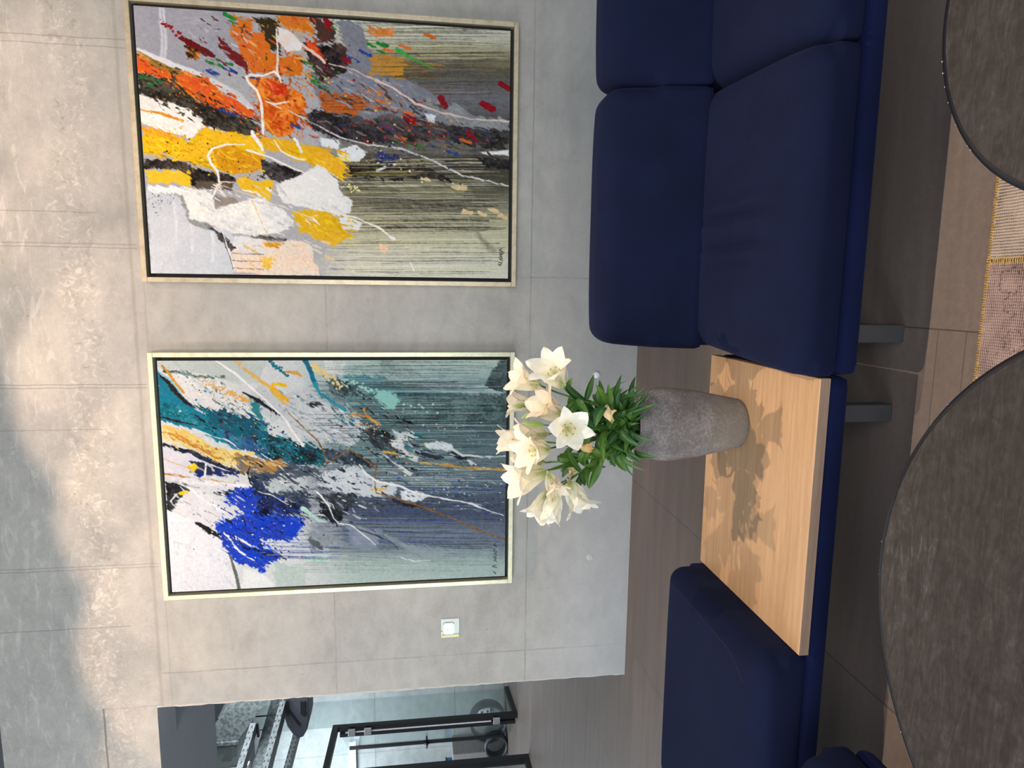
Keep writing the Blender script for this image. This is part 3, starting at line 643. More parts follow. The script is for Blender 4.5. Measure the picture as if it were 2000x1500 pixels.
    c.splat(60, 1010, 545, 60, 16, [(150, 90, 160), (200, 190, 90), (60, 110, 160)], 1.2, 4, .3)
    S([(1440, 630), (1560, 640), (1700, 655), (1862, 664)], [10, 12, 12, 16], (190, 152, 84), (214, 184, 120), 7, 9, gaps=.04)
    S([(1205, 765), (1270, 758)], 12, (226, 190, 100), None, 8, 8); S([(1255, 580), (1320, 585)], 10, (214, 170, 84), None, 8, 8)
    Bn = (122, 82, 46)
    S([(788, 388), (860, 455), (935, 525), (962, 580), (975, 642), (1030, 605), (1092, 570), (1150, 605), (1222, 660), (1215, 720), (1222, 780), (1340, 812), (1480, 860), (1600, 905), (1700, 950), (1780, 985), (1850, 1002)], [4, 5, 7, 8, 6, 6, 7, 9, 9, 7, 8, 9, 9, 8, 9, 8, 8], Bn, (150, 100, 50), 4, 2)
    S([(610, 612), (690, 622), (760, 650)], [8, 7, 6], (160, 104, 52), None, 5, 4)
    S([(1140, 642), (1175, 690), (1225, 722), (1340, 748), (1400, 775), (1500, 798), (1650, 822), (1760, 858), (1840, 886)], [9, 14, 14, 16, 12, 9, 8, 7, 6], Wt, None, 5, 4)
    S([(1575, 556), (1640, 592), (1740, 600), (1850, 594)], [12, 14, 9, 7], (210, 222, 224), None, 5, 4)
    S([(1240, 585), (1310, 630), (1380, 680)], 7, (220, 226, 226), None, 7, 5)
    S([(596, 660), (585, 690), (600, 735), (660, 785), (720, 815), (780, 870), (825, 902)], [8, 12, 12, 10, 9, 10, 8], (34, 42, 48), None, 6, 5)
    S([(640, 775), (700, 792), (770, 832)], [4, 12, 4], (214, 222, 226), None, 6, 6)
    S([(930, 780), (985, 845), (1010, 905), (1035, 932), (1090, 938), (1150, 980), (1215, 1035)], [10, 9, 9, 9, 8, 7, 5], Wt, None, 4, 3)
    S([(1120, 955), (1220, 990), (1290, 1020), (1325, 1052)], [4, 7, 7, 5], (54, 64, 72), None, 5, 3)
    S([(860, 860), (900, 885), (935, 920), (968, 928)], [24, 14, 22, 10], (176, 218, 206), None, 8, 8)
    S([(845, 895), (890, 905)], 9, (40, 44, 54), None, 5, 4); S([(850, 780), (940, 830)], 9, (36, 40, 46), None, 8, 10, gaps=.1)
    S([(1340, 1098), (1400, 1115), (1480, 1108)], 8, (206, 218, 216), None, 6, 5, gaps=.05)
    # painter's small dark scrawl in the lower corner
    k = (44, 46, 48)
    S([(1800, 1022), (1792, 1032), (1806, 1036)], 4, k, None, 2, 1); S([(1798, 1050), (1790, 1060), (1806, 1064), (1794, 1074), (1806, 1078)], 4, k, None, 2, 1)
    S([(1804, 1082), (1792, 1090), (1804, 1096), (1794, 1104), (1806, 1112)], 4, k, None, 2, 1); S([(1798, 1130), (1786, 1136), (1806, 1140)], 4, k, None, 2, 1); S([(1790, 1160), (1800, 1172)], 4, k, None, 2, 1)
    return c
# ---------------------------------------------------------------- materials
def concrete(name, kind):
    t = NT(name); co = t.coord(); X, Y, Z = t.xyz(co)
    big = t.noise(t.coord((.8, .8, 1.2)), 1.6, 5, .55); mid = t.noise(t.coord((1, 1, 1.6)), 7, 7, .62, .4); fine = t.noise(co, 60, 5, .6)
    v = t.math('ADD', t.math('MULTIPLY', big, .45), t.math('ADD', t.math('MULTIPLY', mid, .4), t.math('MULTIPLY', fine, .15)))
    base = {'wall': [(.34, (150, 148, 143)), (.5, (168, 166, 160)), (.66, (184, 181, 174))],
            'back': [(.34, (136, 142, 140)), (.5, (152, 158, 156)), (.66, (170, 175, 172))],
            'dark': [(.3, (92, 98, 103)), (.7, (108, 113, 118))]}[kind]
    col = t.ramp(v, base)
    # air holes
    vd = t.voro(co, 11); vs = t.noise(co, 5, 2)
    hole = t.math('MULTIPLY', t.fr(vd, .035, .055, 1, 0), t.fr(vs, .5, .58, 0, 1))
    col = t.mix(t.math('MULTIPLY', hole, .6), col, (92, 88, 84))
    h = t.math('ADD', t.math('MULTIPLY', fine, .5), mid); lines = None
    def add(m_, k=.5, c=(110, 106, 100)):
        nonlocal col; col = t.mix(t.math('MULTIPLY', m_, k), col, c)
    if kind == 'wall':
        wob = t.math('MULTIPLY', t.math('SUBTRACT', t.noise(co, 9, 4), .5), .012)
        br = t.fr(t.noise(co, 4, 3), .3, .65, .25, 1)
        for z, k, lo, hi in ((1.697, .38, -3, 3), (.614, .45, -3, 3)):
            add(t.math('MULTIPLY', line_mask(t, Z, z, .005, lo, hi, X, wob), br), k)
        for x, lo, hi, k in ((.079, 0, .62, .55), (.079, .614, 2.62, .18), (-2.087, 0, 2.62, .42)):
            add(t.math('MULTIPLY', line_mask(t, X, x, .005, lo, hi, Z, wob), br), k)
        # the upper pour: joint, rough honeycombed band, pale streaks
        add(line_mask(t, Z, 2.632, .012, None, None, None, wob), .38, (140, 132, 124))
        add(line_mask(t, Z, 2.58, .006, None, None, None, wob), .18)
        up = t.fr(Z, 2.62, 2.66)
        rough = t.noise(t.coord((1, 1, 1)), 26, 6, .7, 1.2)
        band = t.math('MULTIPLY', up, t.fr(t.math('ABSOLUTE', t.math('SUBTRACT', t.math('ADD', Z, t.math('MULTIPLY', t.math('SUBTRACT', big, .5), .3)), 2.88)), .05, .13, 1, 0))
        rb = t.math('MULTIPLY', up, t.math('ADD', .35, t.math('MULTIPLY', band, .9)))
        col = t.mix(t.math('MULTIPLY', rb, t.fr(rough, .5, .66, 0, .55)), col, (206, 202, 194))
        col = t.mix(t.math('MULTIPLY', rb, t.fr(rough, .42, .33, 0, .45)), col, (132, 124, 116))
        pit = t.math('MULTIPLY', t.fr(t.voro(t.coord((1, 1, 2)), 30), .1, .16, 1, 0), t.math('MULTIPLY', band, t.fr(t.noise(co, 8, 3), .55, .62)))
        add(pit, .7, (98, 92, 88))
        st = t.noise(t.coord((2.2, 1, 9)), 2.6, 6, .7, .8)
        col = t.mix(t.math('MULTIPLY', t.fr(Z, 2.88, 3.1), t.fr(st, .52, .66, 0, .38)), col, (214, 212, 206))
        h = t.math('ADD', h, t.math('MULTIPLY', rough, t.math('MULTIPLY', rb, 2.5)))
        for x, k, lo in ((1.165, .45, 2.58), (1.13, .4, 2.58), (.361, .4, 2.78), (.21, .42, 2.6), (.192, .42, 2.6), (-.49, .5, 2.6), (-.507, .45, 2.6), (-.722, .35, 2.8), (-1.455, .38, 2.6), (-1.472, .4, 2.6), (-1.80, .5, 2.76)):
            add(line_mask(t, X, x, .0035, lo, 3.6, Z, wob), k)
        add(line_mask(t, Z, 2.933, .007, -9, -2.27, X, wob), .7, (104, 98, 94)); add(line_mask(t, X, -2.275, .004, 2.66, 2.93, Z, wob), .25)
        # chipped pale arris at the free end
        e = t.math('MULTIPLY', t.math('LESS_THAN', t.math('ADD', X, t.math('MULTIPLY', mid, .035)), -2.262), t.math('LESS_THAN', Z, 2.66))
        col = t.mix(t.math('MULTIPLY', e, .5), col, (205, 200, 190))
        # cool daylight tint painted into the foot of the wall
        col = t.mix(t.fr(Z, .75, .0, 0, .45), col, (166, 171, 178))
    if kind == 'back':
        wob = t.math('MULTIPLY', t.math('SUBTRACT', t.noise(co, 5, 3), .5), .01)
        for z in (1.95, .75): add(line_mask(t, Z, z, .01, None, None, None, wob), .5)
        for x in (-6.95, -5.6, -8.3): add(line_mask(t, X, x, .01, None, None, None, wob), .4)
    t.bump(h, .25 if kind == 'wall' else .12, .01)
    return t.fin(col, .8, 0, .25)

def floor_mat():
    t = NT('floor_tile'); co = t.coord(); X, Y, Z = t.xyz(co)
    st = t.noise(t.coord((.5, 5, 1)), 2.2, 6, .6, .5); fine = t.noise(co, 45, 5, .65); spk = t.noise(co, 160, 3, .6)
    v = t.math('ADD', t.math('MULTIPLY', st, .55), t.math('ADD', t.math('MULTIPLY', fine, .25), t.math('MULTIPLY', spk, .2)))
    col = t.ramp(v, [(.32, (97, 87, 82)), (.5, (114, 102, 96)), (.68, (132, 118, 111))])
    # tile to tile shade
    wv = t.new('ShaderNodeTexWhiteNoise', noise_dimensions='2D')
    fx = t.math('FLOOR', t.math('DIVIDE', t.math('ADD', X, .08), .995)); fy = t.math('FLOOR', t.math('DIVIDE', t.math('ADD', Y, .13), 2.0))
    cb = t.new('ShaderNodeCombineXYZ'); t.l.new(fx, cb.inputs[0]); t.l.new(fy, cb.inputs[1]); t.l.new(cb.outputs[0], wv.inputs[0])
    col = t.mix(t.math('MULTIPLY', wv.outputs[0], .35), col, (103, 94, 89))
    for x in (-.075, -1.065, -2.055, -3.045, .915, 1.905): col = t.mix(t.math('MULTIPLY', line_mask(t, X, x, .0028), .75), col, (62, 56, 52))
    for y, lo, hi in ((-2.13, -1.065, -.075), (-2.21, -1.065, -.075), (-.13, -9, 9), (-2.13, -3.0, -2.055), (1.87, -9, 9)):
        col = t.mix(t.math('MULTIPLY', line_mask(t, Y, y, .0024, lo, hi, X), .6), col, (70, 62, 58))
    t.bump(fine, .05, .004)
    return t.fin(col, t.math('ADD', .34, t.math('MULTIPLY', fine, .2)), 0, .4)

def fabric(name, c0, c1):
    t = NT(name); co = t.coord(); n = t.noise(co, 900, 2); big = t.noise(co, 6, 4)
    f = t.math('ADD', t.math('MULTIPLY', n, .6), t.math('MULTIPLY', big, .4))
    t.bump(n, .1, .001)
    m_ = t.fin(t.ramp(f, [(.3, c0), (.7, c1)]), .92, 0, .12, .10)
    t.b.inputs['Sheen Tint'].default_value = lin((90, 100, 160)); t.b.inputs['Sheen Roughness'].default_value = .45
    return m_

def wood(name, a, b, c_, along='X'):
    t = NT(name); sc = (1.2, 26, 26) if along == 'X' else (26, 1.2, 26)
    g = t.noise(t.coord(sc), 3.0, 7, .6, .35); f = t.noise(t.coord(tuple(s * 4 for s in sc)), 5, 3, .6); big = t.noise(t.coord((.6, 5, 5)), 1.6, 3)
    v = t.math('ADD', t.math('MULTIPLY', g, .5), t.math('ADD', t.math('MULTIPLY', f, .28), t.math('MULTIPLY', big, .22)))
    t.bump(v, .06, .002)
    return t.fin(t.ramp(v, [(.34, a), (.5, b), (.66, c_)]), .42, 0, .4)

def slate():
    t = NT('dark_slate_laminate'); g = t.noise(t.coord((5, 26, 10)), 2.6, 9, .72, 1.4); f = t.noise(t.coord((1, 1, 1)), 42, 6, .7, .8); big = t.noise(t.coord(), 3.5, 4)
    v = t.math('ADD', t.math('MULTIPLY', g, .5), t.math('ADD', t.math('MULTIPLY', f, .3), t.math('MULTIPLY', big, .2)))
    col = t.ramp(v, [(.34, (38, 35, 33)), (.48, (52, 48, 46)), (.57, (63, 60, 58)), (.68, (92, 90, 90))])
    t.bump(v, .25, .004)
    return t.fin(col, .7, 0, .18)

def vase_mat():
    t = NT('stoneware'); co = t.coord(); X, Y, Z = t.xyz(co); n = t.noise(co, 12, 6, .6); f = t.noise(co, 130, 4, .7); g = t.voro(co, 160)
    v = t.math('ADD', t.math('MULTIPLY', n, .5), t.math('MULTIPLY', f, .5))
    col = t.ramp(v, [(.33, (84, 79, 78)), (.5, (110, 104, 102)), (.66, (146, 140, 138))])
    zz = t.math('ADD', Z, t.math('MULTIPLY', t.math('SUBTRACT', n, .5), .09))
    col = t.mix(t.fr(zz, .42, .31, 0, .5), col, (126, 117, 102))
    t.bump(t.math('ADD', f, t.math('MULTIPLY', g, .6)), .35, .003)
    return t.fin(col, t.fr(Z, .5, .57, .85, .5), 0, .3)

def glass_mat(name, tint=(225, 235, 235), a=.12):
    t = NT(name); tr = t.new('ShaderNodeBsdfTransparent'); tr.inputs[0].default_value = lin(tint)
    gl = t.new('ShaderNodeBsdfGlossy'); gl.inputs['Roughness'].default_value = .03
    fz = t.new('ShaderNodeFresnel'); fz.inputs[0].default_value = 1.5
    mx = t.new('ShaderNodeMixShader'); t.l.new(t.math('ADD', t.math('MULTIPLY', fz.outputs[0], .3), a * .12), mx.inputs[0]); t.l.new(tr.outputs[0], mx.inputs[1]); t.l.new(gl.outputs[0], mx.inputs[2])
    t.l.new(mx.outputs[0], t.out.inputs[0]); return t.m

def galv(name='galvanised_steel', a=(120, 130, 130), b=(168, 176, 176), sc=38):
    t = NT(name); v = t.new('ShaderNodeTexVoronoi', feature='F1'); t.l.new(t.coord(), v.inputs['Vector']); v.inputs['Scale'].default_value = sc
    bw = t.new('ShaderNodeRGBToBW'); t.l.new(v.outputs['Color'], bw.inputs[0])
    return t.fin(t.ramp(bw.outputs[0], [(.25, a), (.75, b)]), .5, .35, .4)

def perforated():
    t = NT('perforated_tray_steel'); tc = t.coord((1, 1, 1)); X, Y, Z = t.xyz(tc)
    my = t.math('FRACT', t.math('MULTIPLY', Y, 14)); mz = t.math('FRACT', t.math('MULTIPLY', t.math('ADD', Z, X), 26))
    hole = t.math('MULTIPLY', t.math('MULTIPLY', t.math('GREATER_THAN', my, .35), t.math('LESS_THAN', my, .75)), t.math('MULTIPLY', t.math('GREATER_THAN', mz, .3), t.math('LESS_THAN', mz, .62)))
    n = t.noise(t.coord(), 30, 4)
    return t.fin(t.mix(hole, t.ramp(n, [(.3, (88, 94, 96)), (.7, (128, 134, 136))]), (30, 32, 34)), .5, .2)

M = dict(wall=concrete('board_formed_concrete', 'wall'), back=concrete('grey_concrete', 'back'), dark=concrete('dark_ceiling_paint', 'dark'), floor=floor_mat(),
         navy=fabric('navy_wool', (9, 14, 33), (16, 25, 54)), navy_dark=fabric('navy_wool_base', (9, 15, 42), (17, 27, 64)),
         oak=wood('light_oak', (168, 131, 96), (184, 148, 112), (199, 165, 130)), oak_edge=wood('oak_edge', (118, 98, 84), (138, 116, 100), (154, 132, 114)),
         slate=slate(), rim=plain('black_table_rim', (24, 26, 34), .3), soffit=plain('grey_soffit_paint', (158, 168, 175), .8, 0, .03, 3), chip=plain('chipped_rim', (190, 186, 180), .8), leg=plain('grey_bench_leg', (58, 58, 61), .6), black=plain('black_steel', (22, 23, 25), .45),
         vase=vase_mat(), glass=glass_mat('clear_glass', (243, 248, 248)), acrylic=glass_mat('clear_acrylic', (240, 243, 238), .6), galv=galv(), duct=galv('duct_sheet', (120, 128, 126), (150, 158, 155), 12),
         tray=perforated(), unit=plain('dark_grey_housing', (66, 70, 78), .5), white=plain('white_plastic', (222, 226, 230), .5), hinge=plain('brushed_hinge', (176, 178, 178), .35, .5),
         frame_cool=None, frame_warm=None, gap=plain('black_shadow_gap', (8, 8, 9), .7), paint=paint_material(), paper=plain('white_card', (236, 240, 238), .6, var=.02), yellow_band=plain('pale_yellow_reflection', (226, 228, 150), .5),
         blue=plain('blue_plastic', (50, 95, 170), .5), navybox=plain('dark_teal_plastic', (28, 60, 78), .5), grey_ring=plain('graphite_shell', (56, 62, 70), .5), greige=plain('grey_plaster', (138, 134, 132), .8))
def frame_mat(name, a, b):
    t = NT(name); n = t.noise(t.coord((3, 3, 3)), 6, 6, .7); f = t.noise(t.coord(), 130, 3)
    return t.fin(t.ramp(t.math('ADD', t.math('MULTIPLY', n, .7), t.math('MULTIPLY', f, .3)), [(.32, a), (.55, b)]), .38, .35, .5)
M['frame_cool'] = frame_mat('pale_champagne_leaf', (196, 196, 160), (224, 226, 196)); M['frame_warm'] = frame_mat('champagne_leaf', (168, 154, 126), (198, 186, 158))

# ---------------------------------------------------------------- the room
def quadmesh(name, x0, x1, y0, y1, z, mat):
    bm = bmesh.new(); v = [bm.verts.new(p) for p in ((x0, y0, z), (x1, y0, z), (x1, y1, z), (x0, y1, z))]; bm.faces.new(v); return obj(name, bm, mat)
struct(obj('floor', bbox(-13, 3.2, -6.5, 7, -.12, 0), M['floor']))
# concrete wall with the opening at its left end: one L-shaped slab
bm = bmesh.new()
edge = []; rnd = random.Random(4)
zz = 0.0
while zz < 2.655:
    edge.append((-2.288 + rnd.uniform(-.0025, .003), zz)); zz += rnd.uniform(.02, .06)
edge.append((-2.288, 2.659))
top = [(-2.288 - .06 * k + 0.0, 2.66) for k in range(1, 110)]
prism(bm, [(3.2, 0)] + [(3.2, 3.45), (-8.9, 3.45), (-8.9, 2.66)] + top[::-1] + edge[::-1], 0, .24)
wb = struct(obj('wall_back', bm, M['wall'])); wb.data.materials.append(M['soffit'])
for p in wb.data.polygons:
    if p.normal.z < -.5 and p.center.z > 2.6: p.material_index = 1
struct(obj('ceiling_soffit', bbox(-8.9, -2.6, .24, .90, 2.66, 2.9), M['soffit']))
struct(obj('ceiling', bbox(-8.9, 3.2, -3.2, .0, 3.45, 3.55), M['dark']))
struct(obj('ceiling_corridor', bbox(-13, 0, .90, 7, 3.7, 3.8), M['dark']))
struct(obj('wall_corridor', bbox(-13, -2, 5.62, 5.8, 0, 3.7), M['back']))

# ---------------------------------------------------------------- paintings
def painting(name, lab, x0, x1, z0, z1, fm, canvas, gain=1.0, parts_bar=.0245):
    t = empty(name, ((x0 + x1) / 2, 0, z0)); tag(t, lab, 'painting', 'abstract paintings on the concrete wall')
    b, yf = parts_bar, -.05
    bm = bmesh.new()
    for q in ((x0, x1, z1 - b, z1), (x0, x1, z0, z0 + b), (x0, x0 + b, z0 + b, z1 - b), (x1 - b, x1, z0 + b, z1 - b)):
        box(bm, q[0], q[1], yf, -.004, q[2], q[3], .0025, 2)
    obj('frame', bm, fm, t)
    obj('shadow_gap', bbox(x0 + b, x1 - b, -.016, -.006, z0 + b, z1 - b), M['gap'], t)
    g = b + .018
    obj('stretcher', bbox(x0 + g, x1 - g, -.041, -.016, z0 + g, z1 - g), M['gap'], t)
    canvas.mesh('canvas', x0 + g, x1 - g, -.0418, z0 + g, z1 - g, M['paint'], t, gain)
    return t
K = .9857
painting('abstract_painting', 'framed abstract painting in teal, white and ultramarine with a thin brown zigzag line', -1.667 * K, -.327 * K, 1.2 + (.6956 - 1.2) * K, 1.2 + (2.5888 - 1.2) * K, M['frame_cool'], cool_canvas(), .88)
painting('abstract_painting', 'framed abstract painting in orange, yellow, black and white hanging above the navy sofa', .0284 * K, 1.3685 * K, 1.2 + (.6956 - 1.2) * K, 1.2 + (2.5888 - 1.2) * K, M['frame_warm'], warm_canvas(), .97)

# acrylic plate on the wall with a blank white card (its printed square code is left out)
t = empty('wall_plate', (-1.917, 0, 1.0)); tag(t, 'small clear acrylic plate with a white card on the concrete beside the teal painting', 'wall plate')
obj('plate', bbox(-1.976, -1.861, -.006, -.001, 1.001, 1.107, .001, 1), M['acrylic'], t)
bm = bmesh.new(); box(bm, -1.955, -1.885, -.0085, -.0062, 1.029, 1.094); bmesh.ops.bevel(bm, geom=[e for e in bm.edges if abs((e.verts[0].co - e.verts[1].co).y) > .001], offset=.007, segments=4, affect='EDGES')
tag(obj('card', bm, M['paper'], t), 'blank white card with rounded corners')
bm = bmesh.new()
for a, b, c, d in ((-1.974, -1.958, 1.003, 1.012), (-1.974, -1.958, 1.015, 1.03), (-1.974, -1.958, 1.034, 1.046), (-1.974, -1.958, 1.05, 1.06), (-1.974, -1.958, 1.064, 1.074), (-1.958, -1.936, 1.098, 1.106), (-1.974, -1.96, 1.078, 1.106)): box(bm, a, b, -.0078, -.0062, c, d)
tag(obj('reflection_band', bm, M['yellow_band'], t), 'pale yellow window reflection painted along the edge of the plate')  # yellow strips colour in a window reflection on the plate
# small things let into the wall
bm = bmesh.new(); lathe(bm, [(0, .010), (.012, .0095), (.0185, .006), (.0195, 0)], n=32)
bmesh.ops.transform(bm, matrix=Matrix.Translation((-.455, .001, .232)) @ Matrix.Rotation(R(90), 4, 'X'), verts=bm.verts)
tag(obj('wall_disc', bm, M['white'], smooth=True), 'small white round disc on the wall behind the lily leaves', 'wall disc')
bm = bmesh.new(); lathe(bm, [(0, .003), (.012, .003), (.02, .0012), (.0215, 0)], n=32)
bmesh.ops.transform(bm, matrix=Matrix.Translation((-1.529, .001, .239)) @ Matrix.Rotation(R(90), 4, 'X'), verts=bm.verts)
tag(obj('mortar_disc', bm, plain('plug_mortar', (182, 184, 184), .8), smooth=True), 'round mortar plug in the concrete low on the wall left of the lilies', 'wall plug')
from mathutils.bvhtree import BVHTree
# ---------------------------------------------------------------- sofa
sofa = empty('sofa', (.6, -1.75, 0)); tag(sofa, 'navy blue upholstered sofa with two seats and back cushions beside the oak tabletop', 'sofa')
def leg(x, y, zt, parent, s=.0225): obj('leg', bbox(x - s, x + s, y - s, y + s, 0, zt, .003, 2), M['leg'], parent)
obj('base', cushion(-.192, 1.42, -2.07, -1.45, .15, .203, .018, .003, .03), M['navy_dark'], sofa, True)
def shear(p):
    p.x += .075 * (p.y + 1.55)
    # creases where people sit
    for xc, k in ((.215, .013), (.135, .011), (.27, .005), (.09, .004)):
        w = max(0, min(1, (p.y + 2.0) / .12)) * max(0, min(1, (-1.56 - p.y) / .06))
        if p.z > .3:
            p.z -= k * math.exp(-((p.x - xc) / .011) ** 2) * w; p.z += k * .6 * math.exp(-((p.x - xc + .024) / .013) ** 2) * w
    p.z -= .024 * max(0, (-1.86 - p.y) / .2) ** 2 * max(0, min(1, (p.z - .206) / .138))
    return p
def shear2(p):
    p.x += .075 * (p.y + 1.55)
    p.z -= .024 * max(0, (-1.86 - p.y) / .2) ** 2 * max(0, min(1, (p.z - .206) / .138))
    return p
def lean(p):
    p.y += max(0, p.z - .25) * .17; p.x -= (p.x - .6) * .018 * (p.z - .3) / .3; return p
for k, fn in ((0, shear), (1, shear2)):
    x0 = -.158 + .771 * k
    obj('seat', cushion(x0, x0 + .768, -2.068, -1.44, .206, .344, .062, .008, .012, fn, .02), M['navy'], sofa, True)
for k in (0, 1):
    x0 = -.172 + .791 * k
    obj('backrest', cushion(x0, x0 + .786, -1.592, -1.43, .330, .648, .05, .01, .018, lean, .016), M['navy'], sofa, True)
bm = bmesh.new(); box(bm, -.17, 1.40, -1.44, -1.41, .19, .52, .012, 3); obj('back_panel', bm, M['navy_dark'], sofa)
for x, y in ((-.0925, -2.0), (1.3, -2.0), (-.0925, -1.52), (1.3, -1.52)): leg(x, y, .155, sofa)

# ---------------------------------------------------------------- bench with oak top and padded seat
bench = empty('bench', (-.95, -1.75, 0)); tag(bench, 'low navy bench with an oak tabletop under the vase and a thick seat pad', 'bench')
obj('base', cushion(-1.73, -.197, -2.058, -1.45, .16, .2125, .016, .002, .03), M['navy_dark'], bench, True)
tt = obj('table_top', bbox(-.925, -.2, -2.055, -1.452, .2125, .24, .0015, 1), M['oak'], bench); tag(tt, 'light oak board')
tag(obj('edge_band', bbox(-.9245, -.2005, -2.0568, -2.0551, .2132, .2385), M['oak_edge'], tt), 'greyish edge of the oak board')
def pad(p):
    p.z -= .016 * max(0, (-1.85 - p.y) / .2) ** 2 * max(0, min(1, (p.z - .2135) / .148))
    return p
bm = cushion(-1.72, -.928, -2.056, -1.452, .2135, .362, .05, .01, .012, pad, .02)
tree = BVHTree.FromBMesh(bm)
seat = obj('seat', bm, M['navy'], bench, True)
pts = []
for k in range(60):
    s = k / 59
    x, y = -.978 + .006 * math.sin(s * 3), -1.50 - s * .50
    if s > .8: x += -.05 * ((s - .8) / .2) ** 2
    h = tree.ray_cast(Vector((x, y, 1)), Vector((0, 0, -1)))[0]
    if h: pts.append(h + Vector((0, 0, -.0003)))
bm = bmesh.new(); tube(bm, pts, .0013, 6); obj('seam', bm, plain('dark_thread', (12, 14, 30), .9), seat, True)
for x, y in ((-.298, -1.985), (-1.62, -1.985), (-.298, -1.52), (-1.62, -1.52)): leg(x, y, .165, bench)

# the second padded bench, only its corner in view
b2 = empty('bench', (-1.42, -2.55, 0)); tag(b2, 'rounded corner of a second navy padded bench, cut off by the picture edge', 'bench')
obj('base', cushion(-1.80, -1.058, -2.92, -2.225, .15, .2, .024, .003, .025), M['navy_dark'], b2, True)
obj('seat', cushion(-1.80, -1.052, -2.93, -2.215, .2015, .345, .058, .008, .015, None, .022), M['navy'], b2, True)
for x, y in ((-1.13, -2.30), (-1.7, -2.30), (-1.13, -2.85), (-1.7, -2.85)): leg(x, y, .155, b2)

# ---------------------------------------------------------------- round tables
def round_table(cx, cy, r, lab, seed):
    t = empty('round_table', (cx, cy, 0)); tag(t, lab, 'table')
    zt, th = .35, .013
    bm = bmesh.new(); lathe(bm, [(0, zt), (r - .010, zt), (r - .010, zt - th), (0, zt - th)], cx, cy, 160)
    top = obj('table_top', bm, M['slate'], t)
    bm = bmesh.new(); lathe(bm, [(r - .010, zt + .0004), (r - .002, zt - .0006), (r, zt - .003), (r, zt - th + .002), (r - .002, zt - th), (r - .010, zt - th)], cx, cy, 160)
    e = obj('rim', bm, M['rim'], t, True); tag(e, 'thin black rim with small pale chips')
    rn = random.Random(seed); bm = bmesh.new()
    for k in range(34):
        a = rn.uniform(0, 2 * math.pi); s = rn.uniform(.0006, .0016)
        p = Vector((cx + (r - .001) * math.cos(a), cy + (r - .001) * math.sin(a), zt - .0016))
        bmesh.ops.create_icosphere(bm, subdivisions=1, radius=s, matrix=Matrix.Translation(p))
    c = obj('chip', bm, M['chip'], e); c['kind'] = 'stuff'
    z0 = .0112
    bm = bmesh.new(); lathe(bm, [(0, zt - th - .001), (.09, zt - th - .001), (.09, zt - th - .006), (.028, zt - th - .008), (.028, z0 + .02), (0, z0 + .02)], cx, cy, 40); obj('column', bm, M['black'], t, True)
    bm = bmesh.new(); lathe(bm, [(0, z0 + .02), (r * .45, z0 + .008), (r * .5, z0 + .004), (r * .5, z0), (0, z0)], cx, cy, 64); obj('base', bm, M['black'], t)
round_table(-.492, -2.927, .485, 'larger round dark stone-look table with black rim, in front of the oak tabletop', 3)
round_table(.443, -2.792, .323, 'smaller round dark stone-look table with black rim, in front of the navy sofa', 5)

# ---------------------------------------------------------------- patchwork rug
rug = empty('rug', (.3, -3.2, 0)); tag(rug, 'faded pink and beige patchwork rug with mustard stitching, lying under the round tables', 'rug')
def rug_mat(name, c0, c1, ribs, ornament=False):
    t = NT(name); co = t.coord(); X, Y, Z = t.xyz(co)
    wob = t.math('MULTIPLY', t.math('SUBTRACT', t.noise(co, 30, 3), .5), .004)
    ax, ay = t.math('ADD', X, wob), t.math('ADD', Y, wob)
    rx = t.math('SINE', t.math('MULTIPLY', ax, 2 * math.pi / .0062)); ry = t.math('SINE', t.math('MULTIPLY', ay, 2 * math.pi / .0046))
    r_ = t.math('ADD', t.math('MULTIPLY', rx, .45 if ribs == 'Y' else .2), t.math('MULTIPLY', ry, .12 if ribs == 'Y' else .42))
    n = t.noise(co, 14, 5, .65); f = t.noise(co, 400, 3, .7)
    v = t.math('ADD', t.math('MULTIPLY', r_, .32), t.math('ADD', t.math('MULTIPLY', n, .55), t.math('MULTIPLY', f, .5)))
    col = t.ramp(v, [(.3, tuple(k * .5 for k in c0)), (.5, c0), (.8, c1)])
    if ornament:
        brk = t.fr(t.noise(co, 220, 3, .7), .46, .56)
        for (x, y, R0) in ((-.012, -2.327, .024), (.034, -2.312, .026), (-.088, -2.335, .022), (-.05, -2.40, .026)):
            dx, dy = t.math('SUBTRACT', X, x), t.math('SUBTRACT', Y, y)
            ang = t.math('ARCTAN2', dy, dx); rad = t.math('SQRT', t.math('ADD', t.math('MULTIPLY', dx, dx), t.math('MULTIPLY', dy, dy)))
            rr = t.math('ADD', rad, t.math('MULTIPLY', t.math('SINE', t.math('MULTIPLY', ang, 8 if R0 != .026 else 5)), .003))
            ring = t.fr(t.math('ABSOLUTE', t.math('SUBTRACT', rr, R0)), .0015, .0045, 1, 0)
            col = t.mix(t.math('MULTIPLY', t.math('MULTIPLY', ring, brk), .62), col, (66, 50, 48))
        st = t.math('MULTIPLY', t.fr(t.noise(t.coord((1, 3, 1)), 26, 4, .7), .56, .62), brk)
        col = t.mix(t.math('MULTIPLY', st, .55), col, (84, 66, 62))
    t.bump(v, .5, .003)
    return t.fin(col, .95, 0, .1)
RM = [rug_mat('rug_beige', (164, 149, 138), (205, 189, 174), 'Y'), rug_mat('rug_pink', (152, 130, 125), (188, 165, 158), 'X', True), rug_mat('rug_taupe', (134, 118, 108), (172, 154, 142), 'Y')]
xs, ys = [-.72, .077, .86, 1.6], [-4.2, -3.55, -2.9, -2.252]
order = {(0, 2): 1, (1, 2): 0}
for i in range(3):
    for j in range(3):
        obj('rug_patch', bbox(xs[i] + .003, xs[i + 1] - .003, ys[j] + .003, ys[j + 1] - .003, .0005, .0075), RM[order.get((i, j), (i + 2 * j) % 3)], rug)
bm = bmesh.new(); rn = random.Random(2)
